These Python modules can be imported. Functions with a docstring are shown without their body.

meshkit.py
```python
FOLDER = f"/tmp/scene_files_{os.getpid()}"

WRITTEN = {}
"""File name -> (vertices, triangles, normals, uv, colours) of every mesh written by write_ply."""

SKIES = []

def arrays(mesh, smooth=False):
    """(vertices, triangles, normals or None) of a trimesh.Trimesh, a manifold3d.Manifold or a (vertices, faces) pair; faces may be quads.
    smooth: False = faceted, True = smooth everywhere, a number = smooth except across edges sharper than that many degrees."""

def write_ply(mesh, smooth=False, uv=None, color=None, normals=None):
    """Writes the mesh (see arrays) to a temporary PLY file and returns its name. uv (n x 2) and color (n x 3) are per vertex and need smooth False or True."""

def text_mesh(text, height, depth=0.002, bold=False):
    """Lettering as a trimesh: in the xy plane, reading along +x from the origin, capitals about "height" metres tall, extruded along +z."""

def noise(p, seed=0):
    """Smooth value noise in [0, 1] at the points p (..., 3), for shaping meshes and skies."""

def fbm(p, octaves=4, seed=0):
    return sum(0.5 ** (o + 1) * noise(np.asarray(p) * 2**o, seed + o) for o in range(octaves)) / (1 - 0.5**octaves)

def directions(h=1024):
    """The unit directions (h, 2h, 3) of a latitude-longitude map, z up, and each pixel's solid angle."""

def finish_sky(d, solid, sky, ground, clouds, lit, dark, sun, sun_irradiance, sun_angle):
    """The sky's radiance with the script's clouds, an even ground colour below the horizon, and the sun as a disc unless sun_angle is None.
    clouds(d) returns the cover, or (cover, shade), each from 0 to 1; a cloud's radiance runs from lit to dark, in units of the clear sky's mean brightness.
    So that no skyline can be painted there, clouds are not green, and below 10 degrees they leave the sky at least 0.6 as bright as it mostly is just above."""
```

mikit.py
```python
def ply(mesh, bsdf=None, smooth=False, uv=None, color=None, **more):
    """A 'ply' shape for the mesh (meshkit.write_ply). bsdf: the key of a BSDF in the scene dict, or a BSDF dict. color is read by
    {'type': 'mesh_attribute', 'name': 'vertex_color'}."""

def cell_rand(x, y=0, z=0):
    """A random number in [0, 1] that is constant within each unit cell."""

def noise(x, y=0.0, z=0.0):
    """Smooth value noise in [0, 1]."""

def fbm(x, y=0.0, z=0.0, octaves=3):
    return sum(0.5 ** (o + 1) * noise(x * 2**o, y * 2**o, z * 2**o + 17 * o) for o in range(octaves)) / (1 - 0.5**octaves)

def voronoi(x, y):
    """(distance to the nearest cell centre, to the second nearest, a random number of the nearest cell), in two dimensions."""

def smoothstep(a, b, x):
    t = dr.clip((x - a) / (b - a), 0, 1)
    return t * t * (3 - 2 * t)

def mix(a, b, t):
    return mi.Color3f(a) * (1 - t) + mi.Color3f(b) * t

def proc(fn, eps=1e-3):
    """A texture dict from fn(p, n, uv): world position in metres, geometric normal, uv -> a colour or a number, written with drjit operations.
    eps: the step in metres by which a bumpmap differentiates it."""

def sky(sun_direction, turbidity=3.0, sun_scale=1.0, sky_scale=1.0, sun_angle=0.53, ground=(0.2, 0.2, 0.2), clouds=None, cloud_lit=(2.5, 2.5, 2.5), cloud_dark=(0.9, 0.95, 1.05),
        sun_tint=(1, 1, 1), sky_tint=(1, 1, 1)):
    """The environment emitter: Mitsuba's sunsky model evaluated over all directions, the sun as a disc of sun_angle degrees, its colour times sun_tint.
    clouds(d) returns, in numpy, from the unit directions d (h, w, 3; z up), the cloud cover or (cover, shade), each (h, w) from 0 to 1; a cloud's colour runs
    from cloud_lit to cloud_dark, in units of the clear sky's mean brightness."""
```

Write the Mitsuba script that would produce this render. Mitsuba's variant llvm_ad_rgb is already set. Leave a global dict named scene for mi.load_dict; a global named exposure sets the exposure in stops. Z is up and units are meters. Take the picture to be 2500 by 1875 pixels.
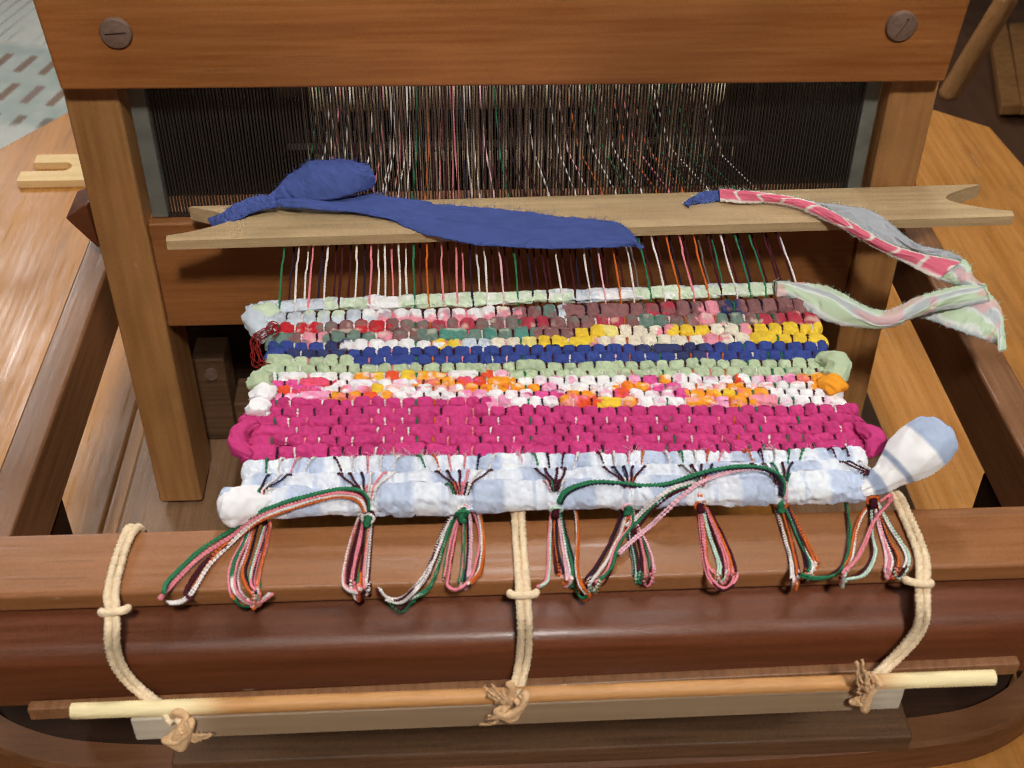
"""A small table loom with a rag rug on it, in lamp light. Units are metres, the table top is z = 0."""
import math, random
import numpy as np, trimesh, manifold3d
import mitsuba as mi, drjit as dr
import mikit, meshkit
from mikit import noise, fbm, smoothstep, mix, proc, cell_rand

T = mi.ScalarTransform4f
scene, labels = {'type': 'scene'}, {}
rnd = random.Random(7)
rng = np.random.default_rng(7)

# ------------------------------------------------------------------ camera, lamps, exposure
CAM = np.array([-0.02615,-0.6389,0.65228])
FWD = np.array([0.0384,0.77505,-0.63073])
DOWN = np.array([-0.02542,-0.63024,-0.77599])
scene['camera'] = {
    'type': 'thinlens', 'fov': 43.98, 'fov_axis': 'x', 'near_clip': 0.02, 'far_clip': 30.0,
    'aperture_radius': 0.0011, 'focus_distance': 0.74,
    'to_world': T().look_at(origin=CAM.tolist(), target=(CAM + FWD).tolist(), up=(-DOWN).tolist()),
}
exposure = 0.0
scene['ambient'] = {'type': 'constant', 'radiance': {'type': 'rgb', 'value': [0.045, 0.044, 0.043]}}
def lamp(name, pos, size, radiance, tint, target=(0, -0.12, 0.2), label=''):
    p, t = np.array(pos, float), np.array(target, float)
    scene[name] = {'type': 'disk', 'to_world': T().look_at(origin=p.tolist(), target=t.tolist(), up=[0, 1, 0.01]) @ T().scale(size),
                   'emitter': {'type': 'area', 'radiance': {'type': 'rgb', 'value': [radiance * c for c in tint]}}}
    labels[name] = {'label': label, 'category': 'lamp', 'group': 'ceiling lamps over the table'}
lamp('ceiling_lamp_002', (0.12, -1.60, 2.05), 0.10, 400, (1.0, 0.95, 0.88), label='round ceiling spot lamp above and behind the viewer')
lamp('ceiling_lamp', (0.12, 1.55, 2.17), 0.2, 48, (1.0, 0.95, 0.9), label='round ceiling lamp beyond the loom over the table end')
lamp('ceiling_lamp_001', (-1.5, 2.35, 1.65), 0.28, 27, (1.0, 0.95, 0.9), label='round ceiling lamp to the left beyond the table')

lamp('ceiling_lamp_003', (0.2, -0.25, 2.25), 0.34, 8.5, (1.0, 0.97, 0.94), label='wide round ceiling lamp straight above the loom')

# ------------------------------------------------------------------ materials
def lin(r, g, b):
    c = np.array([r, g, b]) / 255.0
    return np.where(c <= 0.04045, c / 12.92, ((c + 0.055) / 1.055) ** 2.4).tolist()

def wood(name, ax, dark, light, f=1.0, seed=0.0, rough=0.42, spec=0.5, bump=0.00018, blotch=0.25, coat=0.0, contrast=1.0):
    dark, light = lin(*dark), lin(*light)
    def tone(p):
        a, b, c = p[ax], p[(ax + 1) % 3], p[(ax + 2) % 3]
        w = (fbm(a * 4 + seed, b * 9, c * 9, 2) - 0.5) * 0.03
        big = fbm(a * 3 * f + seed, (b + w) * 60 * f, (c + w) * 60 * f, 3)
        fib = fbm(a * 22 * f + seed, b * 420 * f, c * 420 * f, 2)
        return big, fib
    def col(p, n, uv):
        a, b, c = p[ax], p[(ax + 1) % 3], p[(ax + 2) % 3]
        big, fib = tone(p)
        low = fbm(p[0] * 9 + seed, p[1] * 9, p[2] * 9, 3)
        sp = noise(p[0] * 1400, p[1] * 1400, p[2] * 1400)
        t = dr.clip(0.5 + contrast * ((big - 0.5) * 0.75 + (fib - 0.5) * 0.9 + (sp - 0.5) * 0.35), 0, 1)
        pore = smoothstep(0.74, 0.86, fib)
        nick = smoothstep(0.955, 0.985, noise(a * 55 + seed * 3, b * 210, c * 210))
        dull = smoothstep(0.60, 0.80, fbm(a * 16 + seed, b * 50 + 5, c * 50, 3))
        return mix(mix(dark, light, t), [0.42, 0.33, 0.24], 0.45 * nick) * (1 - 0.22 * pore) * (1 - 0.16 * dull) * (1 + (low - 0.5) * 2 * blotch)
    def hgt(p, n, uv):
        big, fib = tone(p)
        return fib + 0.3 * noise(p[0] * 900, p[1] * 900, p[2] * 900)
    def rgh(p, n, uv):
        big, fib = tone(p)
        return dr.clip(rough + (fib - 0.5) * 0.3 + (fbm(p[0] * 25, p[1] * 25, p[2] * 25, 2) - 0.5) * 0.2, 0.12, 1)
    inner = {'type': 'principled', 'base_color': proc(col), 'roughness': proc(rgh), 'specular': spec}
    if coat: inner.update(clearcoat=coat, clearcoat_gloss=0.6)
    scene[name] = {'type': 'bumpmap', 'arbitrary': proc(hgt, eps=3e-4), 'scale': bump, 'bsdf': inner}

wood('m_top_rail', 0, (128, 70, 30), (168, 110, 58), seed=1.3, blotch=0.45, contrast=0.8)
wood('m_post', 2, (134, 90, 50), (168, 122, 74), seed=5.1)
wood('m_lower_rail', 0, (118, 72, 36), (148, 96, 54), seed=9.7)
wood('m_breast', 0, (130, 82, 46), (156, 105, 66), seed=3.3, rough=0.43, contrast=0.8, spec=0.45, bump=0.00012)
wood('m_cloth_beam', 0, (82, 42, 21), (112, 60, 33), seed=12.9, rough=0.44, bump=0.00014, spec=0.4)
wood('m_side_rail', 1, (110, 74, 48), (146, 102, 68), seed=8.2, bump=0.0001)
wood('m_base', 1, (114, 84, 60), (146, 114, 86), seed=6.2, bump=0.00008)
wood('m_foot', 0, (88, 54, 30), (116, 76, 46), seed=21.2, rough=0.55, spec=0.3)
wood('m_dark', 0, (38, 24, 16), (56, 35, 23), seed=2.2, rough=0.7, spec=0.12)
wood('m_plank', 0, (70, 48, 32), (108, 80, 56), seed=4.4, rough=0.62, spec=0.25)
wood('m_table', 1, (164, 106, 46), (192, 134, 68), f=0.7, seed=7.7, rough=0.42, blotch=0.14, bump=0.00005)
wood('m_shuttle', 0, (160, 132, 94), (194, 168, 128), seed=11.1, rough=0.6, blotch=0.15)
wood('m_pale', 0, (214, 178, 118), (240, 212, 156), seed=13.3, rough=0.6, blotch=0.15)
wood('m_lath', 0, (150, 118, 86), (182, 150, 114), seed=14.1, rough=0.55)
wood('m_honey', 2, (176, 116, 46), (206, 146, 70), seed=15.5)

def plain(name, rgb, rough=0.6, metallic=0.0, spec=0.5, **k):
    scene[name] = {'type': 'principled', 'base_color': {'type': 'rgb', 'value': lin(*rgb)}, 'roughness': rough, 'metallic': metallic, 'specular': spec, **k}

def screw_col(p, n, uv):
    return mix(lin(96, 74, 62), lin(138, 112, 98), fbm(p[0] * 300, p[1] * 300, p[2] * 300, 3))
scene['m_screw'] = {'type': 'principled', 'base_color': proc(screw_col), 'roughness': 0.55, 'metallic': 0.25}
plain('m_slot', (30, 20, 16), 0.9)
plain('m_reed', (60, 56, 50), 0.5, metallic=0.4)
def strip_col(p, n, uv):
    return mix(lin(92, 94, 87), lin(124, 126, 118), fbm(p[0] * 90, p[1] * 90, p[2] * 90, 3))
scene['m_reed_end'] = {'type': 'principled', 'base_color': proc(strip_col), 'roughness': 0.5, 'metallic': 0.2}
plain('m_heddle', (206, 184, 160), 0.5, metallic=0.1)
plain('m_paper', (236, 222, 190), 0.9)

def weave_h(p, n, uv):
    return noise(p[0] * 1500, p[1] * 1500, p[2] * 1500) + 1.4 * fbm(p[0] * 420, p[1] * 420, p[2] * 420, 2)
weave_tex = proc(weave_h, eps=2e-4)
scene['m_cloth'] = {'type': 'bumpmap', 'arbitrary': weave_tex, 'scale': 0.00035,
                    'bsdf': {'type': 'twosided', 'bsdf': {'type': 'principled', 'base_color': {'type': 'mesh_attribute', 'name': 'vertex_color'}, 'roughness': 0.95, 'specular': 0.2, 'sheen': 0.4}}}
YARN = {'white': (236, 228, 224), 'pink': (236, 140, 152), 'light_pink': (240, 188, 200), 'green': (48, 122, 84), 'maroon': (72, 22, 34),
        'orange': (212, 106, 46), 'navy': (40, 30, 52), 'mint': (196, 224, 206), 'olive': (126, 104, 48), 'grey': (112, 100, 96)}
def yarn_bsdf(c):
    c = np.array(lin(*c))
    def col(p, n, uv):
        return mi.Color3f(*c.tolist()) * (0.84 + 0.32 * noise(p[0] * 1100, p[1] * 1100, p[2] * 1100))
    return {'type': 'principled', 'base_color': proc(col), 'roughness': 0.85, 'specular': 0.25, 'sheen': 0.3}
for n_, c_ in YARN.items(): scene['m_yarn_' + n_] = yarn_bsdf(c_)
scene['m_cord'] = yarn_bsdf((238, 214, 178))
scene['m_cord_knot'] = yarn_bsdf((220, 180, 136))  # same cord in a darker tan, shade on knots and ends put into the colour
scene['m_red_thread'] = yarn_bsdf((150, 40, 34))

# ------------------------------------------------------------------ helpers
def key_for(name):
    if name not in scene and not any(k.startswith(name + '__') for k in scene): return name
    i = 1
    while f'{name}_{i:03d}' in scene or any(k.startswith(f'{name}_{i:03d}__') for k in scene): i += 1
    return f'{name}_{i:03d}'
def put(name, mesh, mat, parent=None, smooth=35, label=None, category=None, group=None, kind=None, **k):
    key = key_for((parent + '__' if parent else '') + name)
    scene[key] = mikit.ply(mesh, mat, smooth=smooth, **k)
    d = {a: b for a, b in (('label', label), ('category', category), ('group', group), ('kind', kind)) if b}
    if d: labels[key] = d
    return key
def thing(name, label, category, group=None):
    key = key_for(name)
    labels[key] = {'label': label, 'category': category, **({'group': group} if group else {})}
    return key

_ball = trimesh.creation.icosphere(1, 1.0).vertices
def rbox(x0, x1, y0, y1, z0, z1, r=0.0015):
    pts = np.concatenate([np.array([cx, cy, cz]) + _ball * r for cx in (x0 + r, x1 - r) for cy in (y0 + r, y1 - r) for cz in (z0 + r, z1 - r)])
    return trimesh.convex.convex_hull(pts)
def hull(points, r=0.0015):
    return trimesh.convex.convex_hull(np.concatenate([np.array(p) + _ball * r for p in points]))
def extrude_x(profile, x0, x1):
    """profile: (y, z) polygon, extruded from x0 to x1"""
    from shapely.geometry import Polygon
    m = trimesh.creation.extrude_polygon(Polygon(profile), x1 - x0, engine='earcut')
    v = m.vertices
    m.vertices = np.stack([v[:, 2] + x0, v[:, 0], v[:, 1]], 1)
    m.fix_normals()
    return m
def plate(outline, z0, z1, bevel=0.0015):
    """outline: convex (x, y) polygon as a plate with softened edges"""
    return trimesh.convex.convex_hull(np.concatenate([np.array([x, y, z]) + _ball * bevel for x, y in outline for z in (z0 + bevel, z1 - bevel)]))

def spline(pts, step=0.002):
    p = np.asarray(pts, float)
    if len(p) < 3:
        n = max(2, int(np.linalg.norm(p[1] - p[0]) / step))
        return p[0] + (p[1] - p[0]) * np.linspace(0, 1, n + 1)[:, None]
    d = np.concatenate([[0], np.cumsum(np.linalg.norm(np.diff(p, axis=0), axis=1) ** 0.5 + 1e-9)])
    from scipy.interpolate import CubicSpline
    cs = CubicSpline(d, p, bc_type='natural')
    length = np.linalg.norm(np.diff(p, axis=0), axis=1).sum()
    return cs(np.linspace(0, d[-1], max(6, int(length / step))))
def smooth_path(p, times=2):
    p = p.copy()
    for _ in range(times): p[1:-1] = 0.25 * p[:-2] + 0.5 * p[1:-1] + 0.25 * p[2:]
    return p
def frames(p):
    t = np.gradient(p, axis=0)
    t /= np.linalg.norm(t, axis=1, keepdims=True) + 1e-12
    u = np.zeros_like(t)
    a = np.cross(t[0], [0, 0, 1.0])
    if np.linalg.norm(a) < 0.1: a = np.cross(t[0], [1.0, 0, 0])
    u[0] = a / np.linalg.norm(a)
    for i in range(1, len(p)):
        w = u[i - 1] - t[i] * np.dot(u[i - 1], t[i])
        u[i] = w / (np.linalg.norm(w) + 1e-12)
    return t, u, np.cross(t, u)
def grid_faces(n, m, closed=True, caps=True):
    i, j = np.meshgrid(np.arange(n - 1), np.arange(m if closed else m - 1), indexing='ij')
    q = np.stack([i * m + j, i * m + (j + 1) % m, (i + 1) * m + (j + 1) % m, (i + 1) * m + j], -1).reshape(-1, 4)
    f = np.vstack([q[:, [0, 1, 2]], q[:, [0, 2, 3]]])
    if caps and closed:
        f = np.vstack([f, [[0, k + 1, k] for k in range(1, m - 1)], [[(n - 1) * m, (n - 1) * m + k, (n - 1) * m + k + 1] for k in range(1, m - 1)]])
    return f
def tube(path, r, sides=6, flat=0.0, pitch=0.004, wob=0.0, seed=0):
    """flat > 0: an oval section that turns once per pitch, as plied yarn does"""
    p = np.asarray(path, float)
    if wob: p = p + (np.stack([meshkit.noise(np.stack([np.arange(len(p)) * 0.35, np.full(len(p), seed + 7.0 * c), np.zeros(len(p))], -1)) for c in range(3)], 1) - 0.5) * 2 * wob
    t, u, w = frames(p)
    s = np.concatenate([[0], np.cumsum(np.linalg.norm(np.diff(p, axis=0), axis=1))])
    r = np.broadcast_to(r, (len(p),))
    ang = np.arange(sides) * 2 * np.pi / sides
    ph = s / pitch * 2 * np.pi
    A, B = np.cos(ang)[None] * (1 + flat), np.sin(ang)[None] * (1 - flat)
    c, d = np.cos(ph)[:, None], np.sin(ph)[:, None]
    X, Y = (A * c - B * d) * r[:, None], (A * d + B * c) * r[:, None]
    v = p[:, None] + X[..., None] * u[:, None] + Y[..., None] * w[:, None]
    m = trimesh.Trimesh(v.reshape(-1, 3), grid_faces(len(p), sides), process=False)
    return m
def join(ms): return trimesh.util.concatenate(ms)

# ------------------------------------------------------------------ floor, floor rug, table
def floor_col(p, n, uv):
    pl = cell_rand(dr.floor(p[0] / 0.14))
    return mix(lin(76, 50, 36), lin(112, 78, 56), fbm(p[0] * 40, p[1] * 3, pl * 9, 3)) * (0.85 + 0.3 * pl)
scene['m_floor'] = {'type': 'principled', 'base_color': proc(floor_col), 'roughness': 0.55}
fl = trimesh.Trimesh([[-6, -4, -0.74], [6, -4, -0.74], [6, 9, -0.74], [-6, 9, -0.74]], [[0, 1, 2], [0, 2, 3]], process=False)
put('floor', fl, 'm_floor', smooth=False, kind='structure')
def rug_col(p, n, uv):
    # flat-woven bands: u runs along the stripes, v across the bands
    q, w = p[0] * 0.968 - p[1] * 0.25, p[0] * 0.25 + p[1] * 0.968
    base = mix(lin(226, 230, 220), lin(242, 244, 238), fbm(p[0] * 60, p[1] * 60, 0, 3))
    up = smoothstep(2.13, 2.17, w + 0.3 * fbm(p[0] * 4, p[1] * 4, 0, 2) * 0.1)
    line = smoothstep(0.36, 0.44, dr.abs(q / 0.034 - dr.floor(q / 0.034) - 0.5)) * up * smoothstep(0.3, 0.6, fbm(p[0] * 8, p[1] * 3, 7, 2))
    base = mix(base, lin(128, 134, 124), line * 0.7)
    inband = smoothstep(2.14, 2.10, w) * smoothstep(1.70, 1.74, w)
    base = mix(base, lin(190, 206, 198), inband * (0.35 + 0.65 * fbm(p[0] * 25, p[1] * 25, 3, 2)))
    r = dr.floor(w / 0.150)
    cx = q / 0.066 + 0.5 * (r - 2 * dr.floor(r / 2))
    fx, fy = cx - dr.floor(cx), w / 0.150 - r
    blk = smoothstep(0.26, 0.30, fx) * smoothstep(0.64, 0.60, fx) * smoothstep(0.14, 0.18, fy) * smoothstep(0.80, 0.76, fy) * inband
    k = cell_rand(dr.floor(cx), r)
    tone = mix(mix(lin(150, 108, 84), lin(120, 112, 106), smoothstep(0.4, 0.6, k)), lin(172, 130, 122), smoothstep(0.7, 0.8, k))
    return mix(base, tone, blk * 0.8)
scene['m_floor_rug'] = {'type': 'principled', 'base_color': proc(rug_col), 'roughness': 0.95}
put('floor_rug', rbox(-2.2, -0.62, 1.2, 3.6, -0.739, -0.728, 0.004), 'm_floor_rug', label='pale grey-green flat-woven rug with brown dashes on the floor beyond the table', category='rug')

table = thing('table', 'honey coloured wooden table that the loom stands on', 'table')
hw = 0.007
def leaf(x0, x1, corners=()):
    o = [(x0, -0.45), (x1, -0.45)]
    return o
put('leaf', plate([(-0.56, -0.46), (-0.2895, -0.46), (-0.2895, 0.685), (-0.435, 0.685), (-0.472, 0.62), (-0.500, 0.575), (-0.56, 0.49)], -0.03, 0.0, 0.0045), 'm_table', table)
put('leaf', plate([(-0.2845, -0.46), (0.2995, -0.46), (0.2995, 0.685), (-0.2845, 0.685)], -0.03, -0.001, 0.003), 'm_table', table)
put('leaf', plate([(0.3015, -0.46), (0.56, -0.46), (0.56, 0.49), (0.553, 0.585), (0.505, 0.62), (0.44, 0.685), (0.3015, 0.685)], -0.03, 0.0, 0.003), 'm_table', table)
put('apron', rbox(-0.46, 0.46, -0.40, 0.56, -0.12, -0.031, 0.003), 'm_honey', table)
for x, y in ((-0.44, -0.38), (0.4, -0.38), (-0.44, 0.5), (0.4, 0.5)):
    put('leg', rbox(x, x + 0.05, y, y + 0.05, -0.74, -0.031, 0.003), 'm_honey', table)

# ------------------------------------------------------------------ the loom
loom = thing('table_loom', 'brown wooden table loom with a dark reed in an upright frame', 'loom')
# beater: the upright frame
tr = put('top_rail', hull([(-0.2325, -0.0105, 0.3515), (0.2378, -0.0105, 0.3480), (-0.2362, -0.0105, 0.4015), (0.2420, -0.0105, 0.4015),
                           (-0.2325, 0.018, 0.3515), (0.2378, 0.018, 0.3480), (-0.2362, 0.018, 0.4015), (0.2420, 0.018, 0.4015)], 0.002), 'm_top_rail', loom, label='orange brown top rail of the upright frame')
def screw(pos, ang):
    x, y, z = pos
    a = np.linspace(0, 2 * np.pi, 40, endpoint=False)
    prof = [(0.0, -0.0030), (0.0040, -0.0029), (0.0068, -0.0025), (0.0080, -0.0018), (0.0083, -0.0008), (0.0083, 0.003)]
    m = trimesh.creation.revolve(prof[::-1], sections=40)
    man = manifold3d.Manifold(manifold3d.Mesh(vert_properties=np.array(m.vertices, np.float32), tri_verts=np.array(m.faces, np.uint32)))
    v = m.vertices
    rot = trimesh.transformations.rotation_matrix(-np.pi / 2, [1, 0, 0])
    m.apply_transform(rot)
    m.apply_transform(trimesh.transformations.translation_matrix([x, y, z]))
    return m
for (px, py, pz), ang in (([-0.1992,-0.0125,0.3814], 4), ([0.2086,-0.0125,0.3789], 62)):
    m = trimesh.creation.cylinder(0.0080, 0.004, sections=48)
    top = trimesh.creation.revolve([(0.0081, -0.001), (0.0081, 0.0012), (0.0074, 0.0022), (0.005, 0.0027), (0.0, 0.0029)], sections=48)
    man = manifold3d.Manifold.revolve(manifold3d.CrossSection([[(0, -0.002), (0.0083, -0.002), (0.0083, 0.0014), (0.0076, 0.0023), (0.005, 0.0028), (0, 0.0030)]]), 48)
    slot = manifold3d.Manifold.cube([0.0108, 0.0016, 0.003], True).translate([0, 0, 0.0030])
    man = (man - slot).rotate([90, 0, 0]).rotate([0, -ang, 0]).translate([px, py, pz])
    mm = man.to_mesh()
    s = put('screw', trimesh.Trimesh(mm.vert_properties[:, :3], mm.tri_verts, process=False), 'm_screw', tr, smooth=40)
put('post', rbox(-0.238, -0.2085, 0.0005, 0.046, 0.034, 0.398, 0.002), 'm_post', loom, label='left upright of the loom frame')
put('post', rbox(0.2150, 0.2425, 0.0005, 0.046, 0.034, 0.398, 0.002), 'm_post', loom, label='right upright of the loom frame')
put('lower_rail', rbox(-0.2084, 0.2149, 0.003, 0.036, 0.182, 0.2572, 0.002), 'm_lower_rail', loom)
reed = put('reed', join([rbox(-0.206, 0.213, 0.0095, 0.0165, 0.3405, 0.36, 0.001), rbox(-0.206, 0.213, 0.0095, 0.0165, 0.252, 0.2575, 0.001)]), 'm_dark', loom, label='dark metal reed of fine upright wires')
put('end_strip', rbox(-0.2060, -0.1965, 0.009, 0.0165, 0.2575, 0.3405, 0.001), 'm_reed_end', reed)
put('end_strip', rbox(0.2045, 0.2130, 0.009, 0.0165, 0.2575, 0.3405, 0.001), 'm_reed_end', reed)
w0 = trimesh.creation.box((0.00058, 0.0030, 0.086))
ws = []
nw = 216
for i in range(nw):
    c = w0.copy(); c.apply_translation((-0.1955 + i * 0.3992 / (nw - 1) + rnd.uniform(-1, 1) * 0.00012, 0.0130, 0.2985)); ws.append(c)
put('wire', join(ws), 'm_reed', reed, smooth=False, kind='stuff')

# heddle shafts behind the reed
for i, y in enumerate((0.050, 0.078)):
    sh = put('heddle_shaft', join([rbox(-0.205, 0.21, y - 0.004, y + 0.004, 0.470, 0.490, 0.001), rbox(-0.205, 0.21, y - 0.004, y + 0.004, 0.205 - 0.012 * (i % 2), 0.222 - 0.012 * (i % 2), 0.001)]), 'm_dark', loom)
    hs = []
    for k in range((96, 60)[i]):
        x = -0.120 + k * 0.262 / (95, 59)[i] + rnd.uniform(-1, 1) * 0.0009
        hs.append(trimesh.creation.cylinder(0.00042, 0.27, sections=4, transform=trimesh.transformations.translation_matrix([x, y + rnd.uniform(-1, 1) * 0.002, 0.340])))
        if k % 2: hs.append(trimesh.creation.cylinder(0.0007, 0.006, sections=6, transform=trimesh.transformations.translation_matrix([x, y, 0.268 + 0.004 * (k % 2)])))
    put('heddle', join(hs), 'm_heddle', sh, smooth=40, kind='stuff')
put('heddle_board', rbox(-0.139, 0.169, 0.108, 0.118, 0.15, 0.2465, 0.001), 'm_dark', loom)
put('added_dark_panel', rbox(-0.244, -0.140, 0.105, 0.120, 0.031, 0.35, 0.001), 'm_dark', loom)  # both panels are added, dark backing for the shade behind the reed ends
put('added_dark_panel', rbox(0.170, 0.248, 0.105, 0.120, 0.031, 0.35, 0.001), 'm_dark', loom)
put('added_dark_back', rbox(-0.24, 0.245, 0.235, 0.25, 0.035, 0.262, 0.002), 'm_dark', loom)  # added dark board in place of the unlit space behind the heddles
wr = trimesh.creation.cylinder(0.020, 0.29, sections=48, transform=trimesh.transformations.rotation_matrix(np.pi / 2, [0, 1, 0]))
wr.apply_translation((0.018, 0.195, 0.2520))
put('warp_roll', wr, 'm_paper', loom, label='cream paper-wrapped warp roll behind the reed')
put('warp_beam', trimesh.creation.cylinder(0.012, 0.5, sections=24, transform=trimesh.transformations.translation_matrix([0.003, 0.195, 0.2520]) @ trimesh.transformations.rotation_matrix(np.pi / 2, [0, 1, 0])), 'm_dark', loom)

# side rails, base runners, feet
put('side_rail', rbox(-0.2635, -0.2450, -0.236, 0.34, 0.168, 0.2105, 0.002), 'm_side_rail', loom, label='left side rail of the loom')
put('side_rail', rbox(0.2630, 0.2830, -0.236, 0.34, 0.168, 0.2105, 0.002), 'm_side_rail', loom, label='right side rail of the loom')
put('base_runner', rbox(-0.266, -0.190, -0.16, 0.34, 0.0005, 0.030, 0.005), 'm_base', loom)
put('base_runner', rbox(0.196, 0.287, -0.16, 0.34, 0.0005, 0.030, 0.003), 'm_base', loom)
for x0, x1 in ((-0.262, -0.246), (0.264, 0.281)):
    put('leg', rbox(x0, x1, -0.165, -0.130, 0.0305, 0.167, 0.002), 'm_dark', loom)
    put('leg', rbox(x0, x1, 0.30, 0.334, 0.031, 0.167, 0.002), 'm_dark', loom)
foot = [(-0.33, -0.150), (-0.312, -0.172), (-0.286, -0.187), (-0.25, -0.197), (-0.1, -0.205), (0.12, -0.206), (0.252, -0.199), (0.283, -0.191), (0.309, -0.176), (0.328, -0.150), (0.328, -0.09), (-0.33, -0.09)]
put('foot_board', plate([(x * 0.965, y * 0.965) for x, y in foot], 0.0004, 0.0200, 0.002), 'm_dark', loom, label='foot board with rounded ends under the front beam')  # near-black top: the shade on the board is put into its colour
fe = np.array(foot[:11]); fs = spline(np.c_[fe, np.full(len(fe), 0.0126)], 0.006)
ft = np.gradient(fs, axis=0); ft /= np.linalg.norm(ft, axis=1, keepdims=True); fn = np.stack([ft[:, 1], -ft[:, 0], ft[:, 2]], 1)
sec = [(-0.008, -0.0118), (0.0090, -0.0118), (0.0110, -0.0095), (0.0110, 0.0125), (0.0085, 0.0150), (-0.008, 0.0150)]
fv = np.stack([fs + fn * o + np.array([0, 0, h]) for o, h in sec], 1)
put('foot_edge', trimesh.Trimesh(fv.reshape(-1, 3), grid_faces(len(fs), len(sec))[:, ::-1], process=False), 'm_foot', loom, smooth=30)  # split from the board: lit front stays brown beside the shade-coloured top
put('shelf', rbox(-0.195, 0.226, -0.215, -0.168, 0.0255, 0.040, 0.002), 'm_plank', loom)
# small joinery seen under the lower rail
blk = put('cleat', rbox(-0.216, -0.193, 0.068, 0.095, 0.031, 0.106, 0.002), 'm_plank', loom)
man = manifold3d.Manifold.cylinder(0.004, 0.0045, 0.0045, 24).rotate([90, 0, 0]).translate([-0.203, 0.069, 0.094]).to_mesh()
put('screw', trimesh.Trimesh(man.vert_properties[:, :3], man.tri_verts, process=False), 'm_screw', blk)
put('cross_board', rbox(-0.189, 0.19, 0.055, 0.085, 0.036, 0.076, 0.002), 'm_plank', loom)
put('cross_board', rbox(-0.189, 0.19, 0.11, 0.125, 0.03, 0.125, 0.002), 'm_dark', loom)
# ratchet knobs at the sides
put('knob', hull([(-0.262, 0.03, 0.246), (-0.25, 0.03, 0.254), (-0.248, 0.03, 0.226), (-0.262, 0.06, 0.246), (-0.24, 0.06, 0.254), (-0.24, 0.06, 0.226)], 0.001), 'm_cloth_beam', loom)
put('knob', hull([(0.246, 0.05, 0.25), (0.262, 0.05, 0.246), (0.25, 0.05, 0.226), (0.246, 0.08, 0.25), (0.262, 0.08, 0.246), (0.25, 0.08, 0.226)], 0.001), 'm_cloth_beam', loom)

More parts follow.
